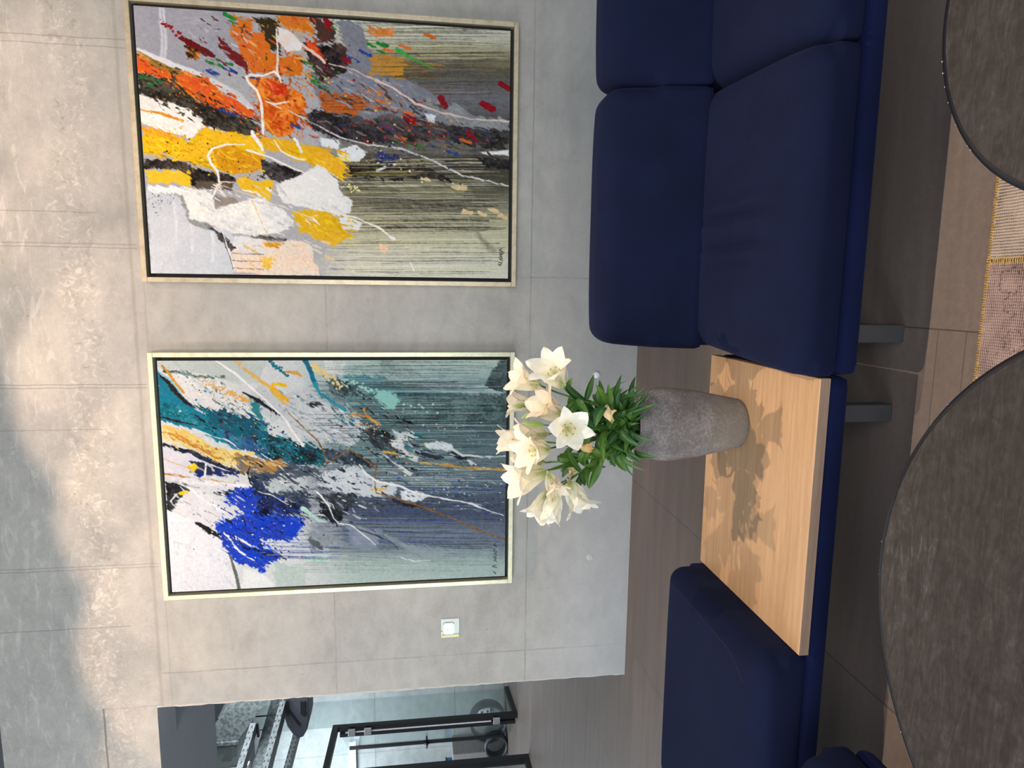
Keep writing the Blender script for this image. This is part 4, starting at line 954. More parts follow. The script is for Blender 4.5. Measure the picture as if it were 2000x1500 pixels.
def stitches(p0, p1, step=.0052, w=.012):
    p0, p1 = Vector(p0), Vector(p1); L = (p1 - p0).length; d = (p1 - p0) / L; n = Vector((-d.y, d.x, 0))
    for k in range(int(L / step)):
        c = p0 + d * (k * step + rn.uniform(-.0008, .0008)); a = rn.uniform(-.25, .25); wv = w * rn.uniform(.7, 1.1) / 2
        q = (n + d * a).normalized()
        tube(bm, [c - q * wv + Vector((0, 0, .0062)), c + Vector((0, 0, .0092)), c + q * wv + Vector((0, 0, .0062))], .0014, 4)
stitches((-.72, -2.254, 0), (1.6, -2.254, 0)); stitches((.077, -2.26, 0), (.077, -2.9, 0), .0052, .018); stitches((.86, -2.26, 0), (.86, -2.9, 0), .006, .016); stitches((-.715, -2.26, 0), (-.715, -4.1, 0), .008)
o = obj('stitching', bm, plain('mustard_yarn', (184, 150, 78), .9, 0, .25, 90), rug); o['kind'] = 'stuff'; o['label'] = 'mustard yellow yarn stitching'

# ---------------------------------------------------------------- vase
VX, VY, VZ = -.39, -1.66, .2402
prof = [(0, VZ), (.070, VZ), (.0745, VZ + .004), (.0775, VZ + .018), (.086, VZ + .06), (.0955, VZ + .11), (.103, VZ + .155), (.1085, VZ + .2), (.1115, VZ + .235), (.1105, VZ + .26), (.105, VZ + .28), (.094, VZ + .296), (.078, VZ + .307), (.066, VZ + .313), (.0625, VZ + .32), (.0665, VZ + .328), (.068, VZ + .332), (.064, VZ + .334), (.058, VZ + .328), (.057, VZ + .315), (.085, VZ + .28), (.09, VZ + .18), (.06, VZ + .02), (0, VZ + .015)]
bm = bmesh.new(); lathe(bm, prof, VX, VY, 80)
for v in bm.verts:
    k = 1 + .012 * mnoise.noise(v.co * 14); v.co.x = VX + (v.co.x - VX) * k; v.co.y = VY + (v.co.y - VY) * k
tag(obj('vase', bm, M['vase'], None, True), 'tall rough grey-brown stoneware vase holding white lilies on the oak tabletop', 'vase')
# ---------------------------------------------------------------- lilies
def vc_material(name, rough, trans, bump=0):
    t = NT(name); a = t.new('ShaderNodeAttribute', attribute_name='tint'); n = t.noise(t.coord(), 60, 4)
    col = t.mix(t.fr(n, .3, .7, 0, .22), a.outputs['Color'], t.mix(1.0, a.outputs['Color'], (205, 205, 190), 'MULTIPLY'))
    t.fin(col, rough, 0, .35)
    tl = t.new('ShaderNodeBsdfTranslucent'); t.l.new(col, tl.inputs[0])
    mx = t.new('ShaderNodeMixShader'); mx.inputs[0].default_value = trans
    t.l.new(t.b.outputs[0], mx.inputs[1]); t.l.new(tl.outputs[0], mx.inputs[2]); t.l.new(mx.outputs[0], t.out.inputs[0])
    return t.m
MP, ML = vc_material('lily_petal', .55, .32), vc_material('lily_leaf', .42, .18)

class Painted:
    def __init__(s): s.bm = bmesh.new(); s.lay = s.bm.loops.layers.float_color.new('tint')
    def grid(s, P, Cc):
        """P[i][j] points, Cc[i][j] sRGB colours"""
        V = [[s.bm.verts.new(p) for p in r_] for r_ in P]
        for i in range(len(V) - 1):
            for j in range(len(V[0]) - 1):
                f = s.bm.faces.new((V[i][j], V[i + 1][j], V[i + 1][j + 1], V[i][j + 1])); f.smooth = True
                for lp, c in zip(f.loops, (Cc[i][j], Cc[i + 1][j], Cc[i + 1][j + 1], Cc[i][j + 1])): lp[s.lay] = lin(c)
    def tube(s, pts, rad, c, n=6):
        k0 = len(s.bm.faces); tube(s.bm, pts, rad, n); s.bm.faces.ensure_lookup_table()
        for f in s.bm.faces[k0:]:
            f.smooth = True
            for lp in f.loops: lp[s.lay] = lin(c)
    def done(s, name, mat, parent):
        me = bpy.data.meshes.new(name); s.bm.to_mesh(me); s.bm.free()
        return link_mesh(name, me, mat, parent)

def frame_of(d):
    d = d.normalized(); a = d.cross(Vector((0, 0, 1)))
    if a.length < .1: a = d.cross(Vector((1, 0, 0)))
    a.normalize(); return d, a, d.cross(a).normalized()

def mixc(a, b, k): k = max(0, min(1, k)); return tuple(x * (1 - k) + y * k for x, y in zip(a, b))
CREAM, PEACH, GREEN, YEL, WHITE = (252, 248, 232), (250, 230, 210), (196, 212, 120), (248, 240, 170), (252, 251, 244)

def petal(pt, base, d, a, phi, L, W, open0, open1, curl, c0, c1, rn):
    """one tepal: leaves the throat along d and bends outwards towards the tip"""
    out = (frame_of(d)[1] * math.cos(phi) + frame_of(d)[2] * math.sin(phi)); side = d.cross(out).normalized()
    n, mws = 14, 7; p = base + out * .004; P, Cc = [], []
    tw = rn.uniform(-.18, .18); wav = rn.uniform(0, 6)
    for i in range(n + 1):
        s = i / n
        th = open0 + (open1 - open0) * s ** 1.35 + curl * max(0, s - .72) ** 1.2 * 3.2
        t_ = d * math.cos(th) + out * math.sin(th); nr = -d * math.sin(th) + out * math.cos(th)
        w = W * (math.sin(math.pi * min(1, .08 + .92 * s ** 1.02)) ** .66) + .0006
        row, cr = [], []
        for j in range(mws):
            u = j / (mws - 1) * 2 - 1
            cup = -.22 * W * (1 - abs(u)) * (1 - s * .6) + .010 * abs(u) ** 2 * (.6 - s)     # groove on the midrib, edges lifted
            rip = .0022 * math.sin(wav + s * 11 + u * 2) * abs(u) ** 1.5
            q = p + side * (u * w / 2 * math.cos(tw * s)) - nr * (cup * -1 * .5) - nr * (.18 * w * u * u * (1 - .9 * s)) + nr * rip + nr * (u * math.sin(tw * s) * w / 2)
            row.append(q)
            c = mixc(c0, c1, .35 + .65 * s * (.6 + .4 * abs(u)))
            c = mixc(c, GREEN, max(0, .62 - s * 2.6) * 1.0); c = mixc(c, YEL, (1 - abs(u)) ** 2.2 * max(0, .8 - s) * .75)
            cr.append(c)
        P.append(row); Cc.append(cr)
        p = p + t_ * (L / n)
    pt.grid(P, Cc)

def lily(parent, base, d, size=1.0, opening=1.0, seed=0, warm=.4, drop=None, roll=None):
    rn = random.Random(seed * 31 + 5); d = d.normalized()
    pt = Painted(); roll = rn.uniform(0, 2) if roll is None else roll
    c0 = mixc(CREAM, YEL, .15); c1 = mixc(WHITE, PEACH, warm)
    L = .132 * size
    for k in range(6):
        inner = k % 2
        petal(pt, base, d, None, roll + k * math.pi / 3 + rn.uniform(-.1, .1), L * rn.uniform(.94, 1.06), (.076 if inner else .054) * size,
              .16 + .05 * rn.random(), (1.12 + rn.uniform(-.16, .16)) * opening, rn.uniform(.1, .8) * opening, c0, c1, rn)
    # pale tube behind the petals
    pt.tube([base - d * .012, base - d * .004, base + d * .012, base + d * .03], [.003, .006, .0085, .011], (206, 214, 150), 8)
    f = pt.done('flower', MP, parent)
    if opening > .6:
        st = Painted(); _, a, b = frame_of(d)
        for k in range(6):
            ph = roll + .4 + k * math.pi / 3; o_ = a * math.cos(ph) + b * math.sin(ph)
            e = base + d * (.062 * size) + o_ * .017
            st.tube([base + d * .01, base + d * .035 * size + o_ * .006, e], [.001, .0009, .0007], (226, 226, 160), 5)
            q = (d * .3 + o_.cross(d)).normalized()
            st.tube([e - q * .004, e, e + q * .004], [.0006, .0015, .0006], (206, 160, 96), 5)
        st.tube([base + d * .01, base + d * .05 * size, base + d * .074 * size + b * .004], [.0014, .0013, .0022], (214, 220, 140), 6)
        st.done('stamens', MP, f)
    return f

def bud(parent, base, tip, r, c=(150, 182, 82)):
    pt = Painted(); base, tip = Vector(base), Vector(tip); d, a, b = frame_of(tip - base); L = (tip - base).length; P, Cc = [], []
    for i in range(15):
        s = i / 14; rad = r * (math.sin(math.pi * (.06 + .91 * s)) ** .75) * (1.05 - .3 * s)
        row, cr = [], []
        for k in range(19):
            an = 2 * math.pi * k / 18; rr = rad * (1 - .10 * (math.cos(3 * an) > .8))
            row.append(base + d * (L * s) + (a * math.cos(an) + b * math.sin(an)) * rr)
            cr.append(mixc(mixc(c, (196, 208, 130), max(0, math.cos(3 * an)) * .8), (224, 226, 170), s * .35))
        P.append(row); Cc.append(cr)
    pt.grid(P, Cc); return pt.done('bud', MP, parent)

def leaf(pt, base, tip, W, sag, rn, c=None, flip=1):
    base, tip = Vector(base), Vector(tip); d = tip - base; L = d.length
    vw = (CAM - (base + tip) / 2).normalized(); dn = d.normalized()
    side = dn.cross(vw).normalized(); nrm = side.cross(dn)
    ang = rn.uniform(-.75, .75); side2 = side * math.cos(ang) + nrm * math.sin(ang); n2 = side2.cross(dn)
    c = c or rn.choice([(50, 92, 38), (66, 112, 46), (42, 80, 38), (96, 138, 54), (56, 100, 58), (78, 124, 48)])
    n, P, Cc = 12, [], []
    up = Vector((0, 0, 1))
    for i in range(n + 1):
        s = i / n; q = base + d * s + up * (sag * 4 * s * (1 - s)) + n2 * (.1 * L * math.sin(s * 3.1) * flip)
        w = W * (math.sin(math.pi * min(1, .1 + .9 * s ** .85)) ** .8) + .0005
        row, cr = [], []
        for u in (-1, -.5, 0, .5, 1):
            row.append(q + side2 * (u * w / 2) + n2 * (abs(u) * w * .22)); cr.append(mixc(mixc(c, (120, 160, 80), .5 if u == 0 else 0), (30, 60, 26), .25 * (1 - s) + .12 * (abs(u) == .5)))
        P.append(row); Cc.append(cr)
    pt.grid(P, Cc)

def scr(rt, up, tw): return (RT * rt + UP * up - FW * tw).normalized()   # direction as seen by a viewer in front: right, up, towards

def bez(p, n=10):
    """smooth curve through points (Catmull-Rom)"""
    p = [Vector(q) for q in p]; out = []
    for i in range(len(p) - 1):
        a, b, c, d = p[max(0, i - 1)], p[i], p[i + 1], p[min(len(p) - 1, i + 2)]
        for k in range(n):
            t = k / n; out.append(.5 * ((2 * b) + (c - a) * t + (2 * a - 5 * b + 4 * c - d) * t * t + (3 * b - a - 3 * c + d) * t ** 3))
    out.append(p[-1]); return out

def stem_part(parent, paths, name='stem'):
    pt = Painted()
    for pth, r0, r1 in paths:
        q = bez(pth); n = len(q); pt.tube(q, [r0 + (r1 - r0) * i / (n - 1) for i in range(n)], (84, 124, 52), 7)
    return pt.done(name, ML, parent)

GRP = 'lily stems in the stoneware vase'
def lily_stem(lab, foot, node, ynode, blooms, buds, leaves, seed, extra=()):
    """foot: offset of the stem in the vase mouth; blooms: (px,py,Y, rt,up,tw, size,opening,warm)"""
    rn = random.Random(seed)
    root = empty('lily_stem', (VX + foot[0], VY + foot[1], VZ + .02)); tag(root, lab, 'flower', GRP)
    f0 = Vector((VX + foot[0] * .6, VY + foot[1] * .6, VZ + .03)); mouth = Vector((VX + foot[0], VY + foot[1], VZ + .335)); nd = at(node[0], node[1], ynode)
    paths = [([f0, mouth, mouth.lerp(nd, .5) + Vector((0, 0, .008)), nd], .0042, .0034)]
    for i, (px, py, Y, a, b, c, sz, op, wm) in enumerate(blooms):
        p = at(px, py, Y); d = scr(a, b, c)
        paths.append(([nd, nd.lerp(p, .5) + Vector((0, 0, .006)), p - d * .014], .0028, .0024))
        lily(root, p, d, sz, op, seed * 7 + i, wm)
    for (bx, by, tx, ty, Y, r) in buds:
        b0, t0 = at(bx, by, Y), at(tx, ty, Y - .01); bud(root, b0, t0, r)
        paths.append(([nd, nd.lerp(b0, .5), b0], .002, .0018))
    stem_part(root, paths)
    pt = Painted()
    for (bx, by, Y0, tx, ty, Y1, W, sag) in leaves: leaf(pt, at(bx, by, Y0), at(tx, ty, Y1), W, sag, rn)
    for k in range(extra[0] if extra else 0):      # more foliage along the stem
        s = rn.uniform(.0, .98) ** 1.25; q = mouth.lerp(nd, s); an = rn.uniform(0, 2 * math.pi); L = rn.uniform(.06, .115)
        dv = Vector((math.cos(an), math.sin(an) * .8, rn.uniform(-.1, 1.0))).normalized()
        e = q + dv * L; 
        if e.z < VZ + .30: e.z = VZ + .30 + rn.uniform(0, .03)
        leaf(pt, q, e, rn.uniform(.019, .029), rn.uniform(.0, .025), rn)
    for k in range(4):                              # leaves spreading from the mouth over the shoulder
        an = rn.uniform(0, 2 * math.pi); q = mouth + Vector((math.cos(an) * .02, math.sin(an) * .02, rn.uniform(-.02, .03))); L = rn.uniform(.085, .135)
        e = Vector((VX + math.cos(an) * L * 1.25, VY + math.sin(an) * L * 1.25, VZ + .335 + rn.uniform(-.035, .05)))
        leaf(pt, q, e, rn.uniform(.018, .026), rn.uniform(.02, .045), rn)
    fo = pt.done('foliage', ML, root)
    return root

F0 = -1.66
s1 = lily_stem('lily stem leaning right with two open cream blooms, nearest the sofa', (.03, -.01), (1126, 779), F0 - .03,
    [(1052, 752, F0 + .02, .30, .85, .35, .80, 1.0, .45), (1098, 752, F0 - .05, .62, .45, .62, .95, 1.0, .15)], [],
    [(1144, 781, F0 - .03, 1160, 731, F0 - .04, .022, .006), (1176, 787, F0, 1190, 764, F0, .017, .004), (1112, 757, F0 - .02, 1119, 737, F0 - .03, .014, .002), (1126, 780, F0 - .06, 1152, 812, F0 - .10, .026, .006), (1199, 794, F0 - .02, 1214, 731, F0 - .02, .019, .012), (1124, 776, F0, 1104, 800, F0 + .02, .018, .004), (1210, 788, F0, 1228, 760, F0, .012, .01)], 1, (15,))
s2 = lily_stem('lily stem with a peach-cream bloom and two small green buds, mid-bunch', (.012, .02), (1130, 806), F0 + .03,
    [(1100, 812, F0 - .01, .42, .78, .42, .92, .95, .75), (1040, 790, F0 + .09, .1, 1, -.15, .7, .9, .5)], [(1022, 794, 1003, 793, F0 + .05, .0068), (1044, 804, 1018, 818, F0 + .01, .0085)],
    [(1216, 788, F0 - .03, 1271, 771, F0 - .10, .016, .03), (1224, 806, F0 - .06, 1264, 795, F0 - .13, .020, .012), (1130, 812, F0, 1106, 822, F0, .018, .004)], 2, (17,))
s3 = lily_stem('lily stem with a star-shaped white bloom facing the room and one long green bud', (-.005, -.03), (1140, 838), F0 - .06,
    [(1104, 838, F0 - .12, .05, -.10, 1.0, .88, 1.05, .0), (1066, 848, F0 + .03, -.05, .9, .2, .8, .95, .45)], [(1062, 830, 1020, 825, F0 - .1, .0092)],
    [(1182, 794, F0 - .08, 1163, 834, F0 - .12, .030, .004), (1232, 834, F0 - .07, 1277, 861, F0 - .14, .020, .018), (1213, 840, F0 - .08, 1255, 874, F0 - .13, .021, .014), (1214, 822, F0 - .08, 1198, 838, F0 - .12, .016, .004)], 3, (16,))
s4 = lily_stem('lily stem whose side-on trumpet bloom overlaps the frame of the teal painting', (-.02, .025), (1120, 868), F0 + .02,
    [(1070, 876, F0 - .07, -.02, .75, .62, .90, .95, .45), (1036, 860, F0 + .06, .02, 1, -.12, .85, .62, .35)], [],
    [(1240, 880, F0 - .06, 1286, 893, F0 - .12, .018, .012), (1150, 876, F0 - .03, 1181, 900, F0 - .05, .028, .004), (1228, 868, F0 - .08, 1255, 898, F0 - .11, .013, .012)], 4, (16,))
s5 = lily_stem('lily stem leaning left with large cream blooms turned upwards', (-.035, 0), (1120, 902), F0 - .01,
    [(1062, 922, F0 - .03, -.18, .82, .42, 1.0, .85, .35), (1058, 902, F0 + .07, .15, .8, .1, .8, .9, .5), (1072, 926, F0 - .07, -.7, -.32, .5, .62, .75, .75)], [],
    [(1202, 886, F0 - .06, 1224, 921, F0 - .07, .024, .006), (1214, 882, F0 - .07, 1248, 917, F0 - .10, .016, .012), (1148, 922, F0 - .02, 1184, 912, F0 - .02, .020, .004), (1190, 880, F0 - .04, 1202, 912, F0 - .03, .018, .004)], 5, (16,))
s6 = lily_stem('lily stem furthest from the sofa with a papery drooping bloom and a yellow-green one', (-.03, -.025), (1128, 926), F0 - .04,
    [(1112, 942, F0 - .07, -.86, -.42, .3, .82, .85, .0), (1072, 960, F0 - .03, -.80, .45, .25, .8, .8, .3), (1086, 962, F0 - .08, -.92, .22, .3, .72, .5, .05)], [],
    [(1131, 925, F0 - .04, 1143, 949, F0 - .04, .018, .002), (1222, 872, F0 - .06, 1254, 905, F0 - .09, .014, .014), (1226, 866, F0 - .08, 1257, 908, F0 - .10, .010, .016)], 6, (15,))
# withered petals caught in the foliage
def withered(px, py, Y, d, seed, c0, c1, sz=.45):
    rn = random.Random(seed); pt = Painted()
    for k in range(2): petal(pt, at(px, py, Y), d, None, 1.2 + k * 1.4, .1 * sz, .05 * sz, .3, 1.5, 1.2, c0, c1, rn)
    return pt
for st_, lb, args in ((s2, 'curled brown-edged petal', (1196, 826, F0 - .10, scr(.5, .6, .4), 3, (250, 240, 215), (214, 178, 130), .55)), (s3, 'dried orange petal', (1132, 872, F0 - .11, scr(-.3, -.6, .4), 5, (238, 200, 150), (226, 170, 110), .42)), (s6, 'shrivelled beige petal', (1122, 918, F0 - .07, scr(-.2, .6, .3), 8, (226, 212, 170), (206, 184, 140), .5))):
    tag(withered(*args).done('withered_petal', MP, st_), lb)
# ---------------------------------------------------------------- corridor beyond the wall: glazed partition, ducts, trays
def bar(bm, p, q, w, d=None):
    """square steel bar from p to q"""
    p, q = Vector(p), Vector(q); t = (q - p).normalized(); a = t.cross(Vector((0, 0, 1)))
    if a.length < .05: a = Vector((1, 0, 0))
    a.normalize(); b = t.cross(a); d = d or w
    vs = []
    for e in (p, q): vs += [bm.verts.new(e + a * (sx * w / 2) + b * (sy * d / 2)) for sx, sy in ((-1, -1), (1, -1), (1, 1), (-1, 1))]
    for f in ((0, 3, 2, 1), (4, 5, 6, 7), (0, 1, 5, 4), (1, 2, 6, 5), (2, 3, 7, 6), (3, 0, 4, 7)): bm.faces.new([vs[i] for i in f])
    return bm
def sheet(p, q, z0, z1, th=.008):
    p, q = Vector(p), Vector(q); n = Vector((-(q - p).y, (q - p).x, 0)).normalized() * th / 2; bm = bmesh.new()
    v = [bm.verts.new(e + n * s + Vector((0, 0, z))) for z in (z0, z1) for e, s in ((p, -1), (q, -1), (q, 1), (p, 1))]
    for f in ((0, 3, 2, 1), (4, 5, 6, 7), (0, 1, 5, 4), (1, 2, 6, 5), (2, 3, 7, 6), (3, 0, 4, 7)): bm.faces.new([v[i] for i in f])
    return bm
J1, J2, G1 = Vector((-5.5, 4.205, 0)), Vector((-5.41, 3.27, 0)), Vector((-5.70, 5.08, 0))
part = empty('glass_partition', (-5.5, 4.2, 0)); tag(part, 'black steel framed glazed partition in the corridor beyond the wall', 'partition')
H = 2.36
for nm, p, q, w in (('post', J1, J1 + Vector((0, 0, H)), .062), ('post', J2, J2 + Vector((0, 0, H)), .075), ('head_rail', J2 + Vector((0, 0, H - .035)), J1 + Vector((0, 0, H - .035)), .07), ('head_rail', J2 + Vector((.2, -2, H - .035)), J2 + Vector((0, 0, H - .035)), .07), ('bottom_rail', J1 + Vector((0, 0, .03)), G1 + Vector((0, 0, .03)), .06), ('bottom_rail', J2 + Vector((.2, -2, .03)), J2 + Vector((0, 0, .03)), .06)):
    bm = bmesh.new(); bar(bm, p, q, w); obj(nm, bm, M['black'], part)
tag(obj('glass_pane', sheet(J1.lerp(G1, .05), G1, .06, 3.69), M['glass'], part), 'frameless fixed glass pane')
tag(obj('glass_pane', sheet(J2.lerp(J2 + Vector((.2, -2, 0)), .03), J2 + Vector((.2, -2, 0)), .06, 2.3), M['glass'], part), 'glass pane beside the door')
# glass door standing ajar behind it
HG = J1 + Vector((-.075, -.02, 0)); DE = Vector((-6.28, 4.86, 0))
door = empty('door_1', tuple(HG)); struct(door); door['label'] = 'glass door with black edge strips and black lever handle, standing ajar'
bm = bmesh.new(); bar(bm, HG + Vector((0, 0, .03)), HG + Vector((0, 0, H - .09)), .045); obj('hinge_stile', bm, M['black'], door)
bm = bmesh.new(); bar(bm, DE + Vector((0, 0, .1)), DE + Vector((0, 0, 2.24)), .042, .03); obj('edge_strip', bm, M['black'], door)
obj('glass_pane', sheet(HG.lerp(DE, .04), HG.lerp(DE, .985), .05, 2.26), M['glass'], door)
dv = (HG - DE).normalized(); nv = Vector((-dv.y, dv.x, 0)); hz = 1.18
if nv.dot(CAM - DE) < 0: nv = -nv
bm = bmesh.new(); hp = DE + Vector((0, 0, hz))
tube(bm, [hp + nv * .012, hp + nv * .03], .036, 16)
tube(bm, bez([hp + nv * .03, hp + nv * .07, hp + nv * .075 + dv * .03, hp + nv * .075 + dv * .15, hp + nv * .07 + dv * .16 + Vector((0, 0, -.015))], 6), .012, 8)
tube(bm, [hp - nv * .012, hp - nv * .06, hp - nv * .065 + dv * .02], .012, 8)
obj('lever_handle', bm, M['black'], door, True)
bm = bmesh.new(); bar(bm, J1.lerp(HG, .5) + Vector((-.0, -.03, .35)), J1.lerp(HG, .5) + Vector((0, -.03, 2.2)), .012); obj('seal', bm, M['white'], door)
for z in (.28, 1.92, 2.12):
    bm = bmesh.new(); c = J1.lerp(HG, .5) + Vector((.01, -.05, z)); box(bm, c.x - .045, c.x + .045, c.y - .012, c.y + .012, z - .045, z + .045, .006, 2)
    obj('hinge', bm, M['hinge'], door)
# upright hoops with white blocks
def hoop(lab, c, r_, yaw, dep):
    t = empty('hoop_stand', (c[0], c[1], 0), yaw); tag(t, lab, 'hoop')
    Mx = Matrix.Translation((c[0], c[1], r_)) @ Matrix.Rotation(yaw, 4, 'Z') @ Matrix.Rotation(R(90), 4, 'X')
    bm = bmesh.new(); lathe(bm, [(r_, -dep / 2), (r_, dep / 2), (r_ - .03, dep / 2), (r_ - .03, -dep / 2), (r_, -dep / 2)], n=56)
    bmesh.ops.transform(bm, matrix=Mx, verts=bm.verts); obj('ring', bm, M['grey_ring'], t, True)
    return t
hoop('larger dark upright ring on the corridor floor behind the fixed glass', (-6.33, 5.27), .275, R(12), .22)
hoop('smaller dark ring standing in for the larger ring reflected in the glass door', (-6.62, 5.12), .17, R(12), .2)  # modelled ring in place of a reflection in the door glass
# white sockets on the far wall, seen through the larger ring
for px, py, lab in ((940, 1379, 'white wall socket seen through the larger dark ring, nearest its rim'), (941, 1390, 'white wall socket seen through the dark ring, middle of the cluster'), (952, 1388, 'white wall socket seen through the dark ring, lowest of the cluster')):
    p = at(px, py, 5.6); t = empty('wall_socket', (p.x, 5.62, p.z)); tag(t, lab, 'socket', 'white wall sockets behind the dark ring'); w_ = .042
    obj('cover', bbox(p.x - w_, p.x + w_, 5.585, 5.6205, p.z - w_, p.z + w_, .006, 2), M['white'], t)
    bm = bmesh.new(); tube(bm, [(p.x, 5.583, p.z), (p.x, 5.59, p.z)], .02, 16); obj('recess', bm, M['grey_ring'], t)
# low counter with a blue box and a pale strip on the far wall
cnt = obj('counter', bbox(-9.0, -6.78, 5.2, 5.619, 0, .80, .01, 2), M['greige']); tag(cnt, 'low grey counter against the far corridor wall', 'counter')
bx_ = empty('storage_box', (-7.2, 5.35, .80)); tag(bx_, 'blue storage box with a dark lid standing on the low counter', 'box')
obj('body', bbox(-7.38, -7.02, 5.26, 5.46, .801, .87, .008, 2), M['blue'], bx_); obj('lid', bbox(-7.385, -7.015, 5.255, 5.465, .871, .90, .006, 2), M['navybox'], bx_)
struct(obj('trim_1', bbox(-9.5, -6.72, 5.57, 5.62, 2.24, 2.33), M['white']))
# sheet metal duct along the wall plane with an offset piece
YD = 3.35
dk = empty('air_duct', (-5.0, YD, 3.3)); tag(dk, 'galvanised air duct with a slanting offset piece under the corridor ceiling', 'duct')
bm = bmesh.new(); prism(bm, [(-4.80, 3.52), (-4.46, 3.275), (-4.2, 3.12), (-4.2, 2.93), (-4.50, 2.93), (-4.84, 3.18), (-4.95, 3.26), (-4.95, 3.52)], YD, YD + .45); obj('offset_piece', bm, M['galv'], dk)
bm = bmesh.new(); prism(bm, [(-4.955, 3.515), (-4.955, 3.265), (-7.5, 3.265), (-7.5, 3.515)], YD + .004, YD + .446); obj('straight_run', bm, M['duct'], dk)
bm = bmesh.new(); prism(bm, [(-4.94, 3.545), (-4.94, 3.245), (-4.975, 3.245), (-4.975, 3.545)], YD - .02, YD + .47); obj('flange', bm, M['galv'], dk)
for x in (-6.6,):
    bm = bmesh.new(); tube(bm, [(x, YD - .035, 3.2), (x, YD - .035, 3.7)], .008, 6); obj('hanger_rod', bm, M['black'], dk)
# round spiral duct
bm = bmesh.new(); n = 60; tube(bm, [(-5.1 - .35 * k / n, 3.6 - 2.2 * k / n + .8, 3.0) for k in range(n + 1)], [.11 + .003 * (k % 4 == 0) for k in range(n + 1)], 20)
for k in (.25, .75): tube(bm, [(-5.1 - .35 * k, 4.4 - 2.2 * k, 3.1), (-5.1 - .35 * k, 4.4 - 2.2 * k, 3.7)], .006, 6)
tag(obj('spiral_duct', bm, M['galv'], None, True), 'round galvanised spiral duct running towards the camera beneath the square duct', 'duct')
# perforated cable trays
def tray(lab, p, q, w, z, h=.06):
    bm = bmesh.new(); p, q = Vector((*p, z)), Vector((*q, z)); t = (q - p).normalized(); s = Vector((-t.y, t.x, 0)); U = Vector((0, 0, 1))
    sec = [(-w / 2, h), (-w / 2, 0), (w / 2, 0), (w / 2, h), (w / 2 - .004, h), (w / 2 - .004, .004), (-w / 2 + .004, .004), (-w / 2 + .004, h)]
    A = [bm.verts.new(p + s * a + U * b) for a, b in sec]; Bq = [bm.verts.new(q + s * a + U * b) for a, b in sec]
    for i in range(8): bm.faces.new((A[i], A[(i + 1) % 8], Bq[(i + 1) % 8], Bq[i]))
    t_ = empty('cable_tray', tuple(p)); tag(t_, lab, 'cable tray', 'perforated cable trays'); obj('channel', bm, M['tray'], t_)
    for k in (.04,):
        c = p.lerp(q, k); bm = bmesh.new()
        bar(bm, c - s * (w / 2 + .03) + U * -.02, c + s * (w / 2 + .03) + U * -.02, .025); obj('hanger', bm, M['black'], t_)
tray('upper perforated steel cable tray under the corridor ceiling', (-4.55, 3.35), (-4.72, 2.2), .14, 2.72)
tray('lower perforated steel cable tray ending at the dark rounded housing', (-5.15, 3.9), (-5.20, 2.6), .12, 2.66)
tray('dark cable tray running beside the square duct', (-4.62, 3.1), (-4.78, 2.2), .12, 2.98)
# dark rounded housing that hangs next to the wall end
hs = empty('ventilation_unit', (-4.62, 3.45, 2.6)); tag(hs, 'dark grey rounded ventilation housing hanging beside the end of the concrete wall', 'ventilation unit')
bm = bmesh.new(); prof_ = [(-4.2, 2.745), (-4.72, 2.735), (-4.80, 2.715), (-4.90, 2.66), (-4.955, 2.60), (-4.94, 2.55), (-4.86, 2.505), (-4.74, 2.48), (-4.2, 2.47)]
prism(bm, prof_, 3.32, 3.62); bmesh.ops.bevel(bm, geom=[e for e in bm.edges if abs(e.verts[0].co.y - e.verts[1].co.y) < .001], offset=.012, segments=2, affect='EDGES'); obj('housing', bm, M['unit'], hs)
bm = bmesh.new(); prism(bm, [(-4.56, 2.70), (-4.78, 2.565), (-4.80, 2.585), (-4.58, 2.72)], 3.312, 3.325); obj('groove', bm, M['black'], hs)
bm = bmesh.new(); box(bm, -4.68, -4.50, 3.308, 3.326, 2.505, 2.545, .004, 2); box(bm, -4.66, -4.50, 3.306, 3.326, 2.555, 2.562); obj('outlet_slot', bm, M['black'], hs)
for x in (-4.4, -4.75):
    bm = bmesh.new(); tube(bm, [(x, 3.47, 2.73), (x, 3.47, 3.7)], .008, 6); obj('hanger_rod', bm, M['black'], hs)
jb = empty('junction_box', (-4.93, 2.93, 3.02)); tag(jb, 'small white junction box with two round knockouts below the square duct', 'junction box')
obj('body', bbox(-5.0, -4.9, 2.9, 2.96, 3.02, 3.10, .008, 2), M['white'], jb)
for z in (3.042, 3.078):
    bm = bmesh.new(); tube(bm, [(-4.95, 2.897, z), (-4.95, 2.905, z)], .012, 14); obj('knockout', bm, M['black'], jb)
bm = bmesh.new(); tube(bm, [(-4.95, 2.93, 3.09), (-4.95, 2.93, 3.7)], .008, 6); obj('conduit', bm, M['hinge'], jb)

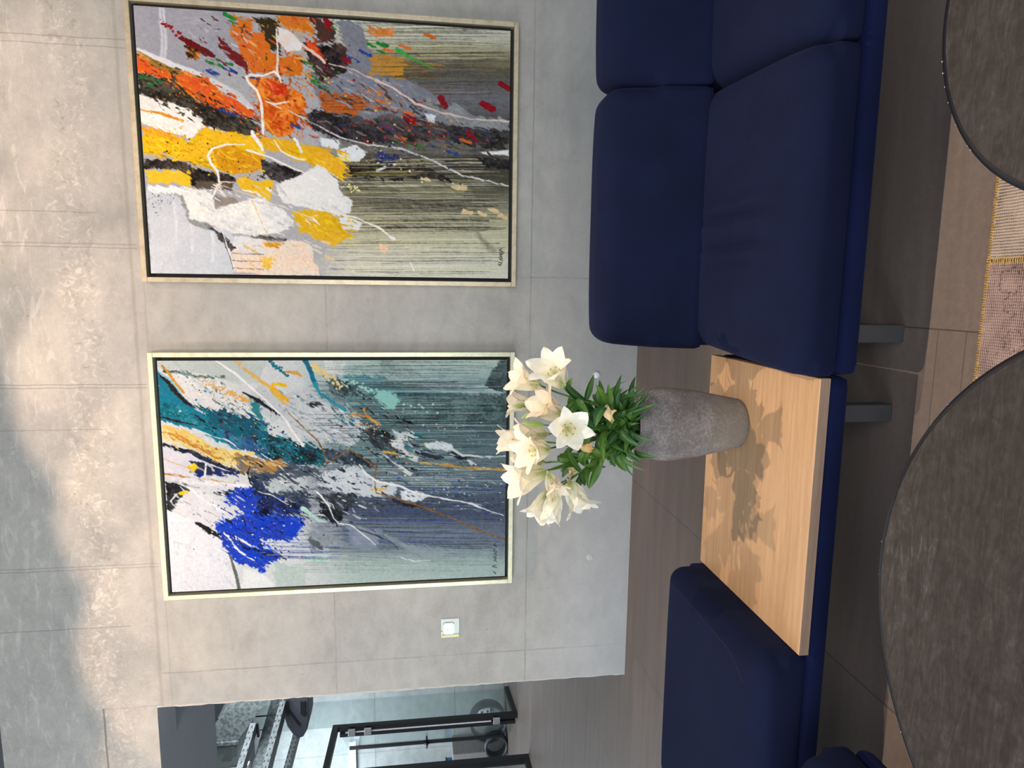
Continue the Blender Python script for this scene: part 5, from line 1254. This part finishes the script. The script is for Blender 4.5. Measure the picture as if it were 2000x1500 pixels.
# ---------------------------------------------------------------- light
def lamp(name, typ, loc, aim, power, col, **k):
    d = bpy.data.lights.new(name, typ); o = bpy.data.objects.new(name, d); COL.objects.link(o); o.location = loc
    o.rotation_euler = (Vector(aim) - Vector(loc)).to_track_quat('-Z', 'Y').to_euler(); d.energy = power; d.color = col
    for a, v in k.items(): setattr(d, a, v)
    return o
W = bpy.data.worlds.new('world'); scene.world = W; W.use_nodes = True
bg = W.node_tree.nodes['Background']; bg.inputs[0].default_value = (.86, .93, 1.0, 1); bg.inputs[1].default_value = .45
warm, cool = (1.0, .80, .62), (.84, .92, 1.0)
# ceiling spots over the bench (their shadows lie under the bouquet and under the seats)
lamp('ceiling_spot', 'SPOT', (-.36, -1.72, 3.42), (-.4, -2.65, 0), 205, warm, spot_size=R(66), spot_blend=.6, shadow_soft_size=.013)
lamp('ceiling_spot', 'SPOT', (.95, -1.72, 3.42), (.45, -2.65, 0), 195, warm, spot_size=R(72), spot_blend=.6, shadow_soft_size=.016)
# wall washers close to the ceiling: warm scallops on the rough upper pour
for x, top, pw in ((-2.7, 3.02, 26), (-1.95, 3.06, 44), (-1.2, 3.10, 40), (-.55, 3.26, 34), (.0, 3.44, 22), (.6, 3.44, 22), (1.2, 3.44, 22)):
    hz_ = 3.36 - top; ang = math.atan2(hz_, .9) + R(38)
    lamp('wall_washer', 'SPOT', (x, -.9, 3.36), (x, -.9 + math.cos(ang), 3.36 - math.sin(ang)), pw, (1.0, .70, .50), spot_size=R(76), spot_blend=.16, shadow_soft_size=.06)
# large window on the left in front; unseen fill panel added behind the camera
lamp('unseen_daylight', 'AREA', (-4.2, -3.6, 1.7), (-.6, 0, 1.4), 128, cool, shape='RECTANGLE', size=3.0, size_y=2.4)
lamp('unseen_daylight', 'AREA', (.6, -6.4, 2.0), (0, 0, 1.5), 175, (.95, .97, 1.0), shape='RECTANGLE', size=4.0, size_y=2.6)  # added fill lamp, no window stands here
lamp('corridor_light', 'AREA', (-3.2, 3.0, 3.3), (-5.2, 4.6, .5), 90, (.86, .94, 1.0), shape='RECTANGLE', size=1.6, size_y=1.2)
lamp('corridor_light', 'AREA', (-7.2, 4.2, 3.3), (-7.0, 5.2, .5), 130, (.80, .90, 1.0), shape='RECTANGLE', size=1.6, size_y=1.2)
scene.view_settings.view_transform = 'Standard'; scene.view_settings.look = 'None'; scene.view_settings.exposure = 0
scene.cycles.max_bounces = 8; scene.cycles.transparent_max_bounces = 16
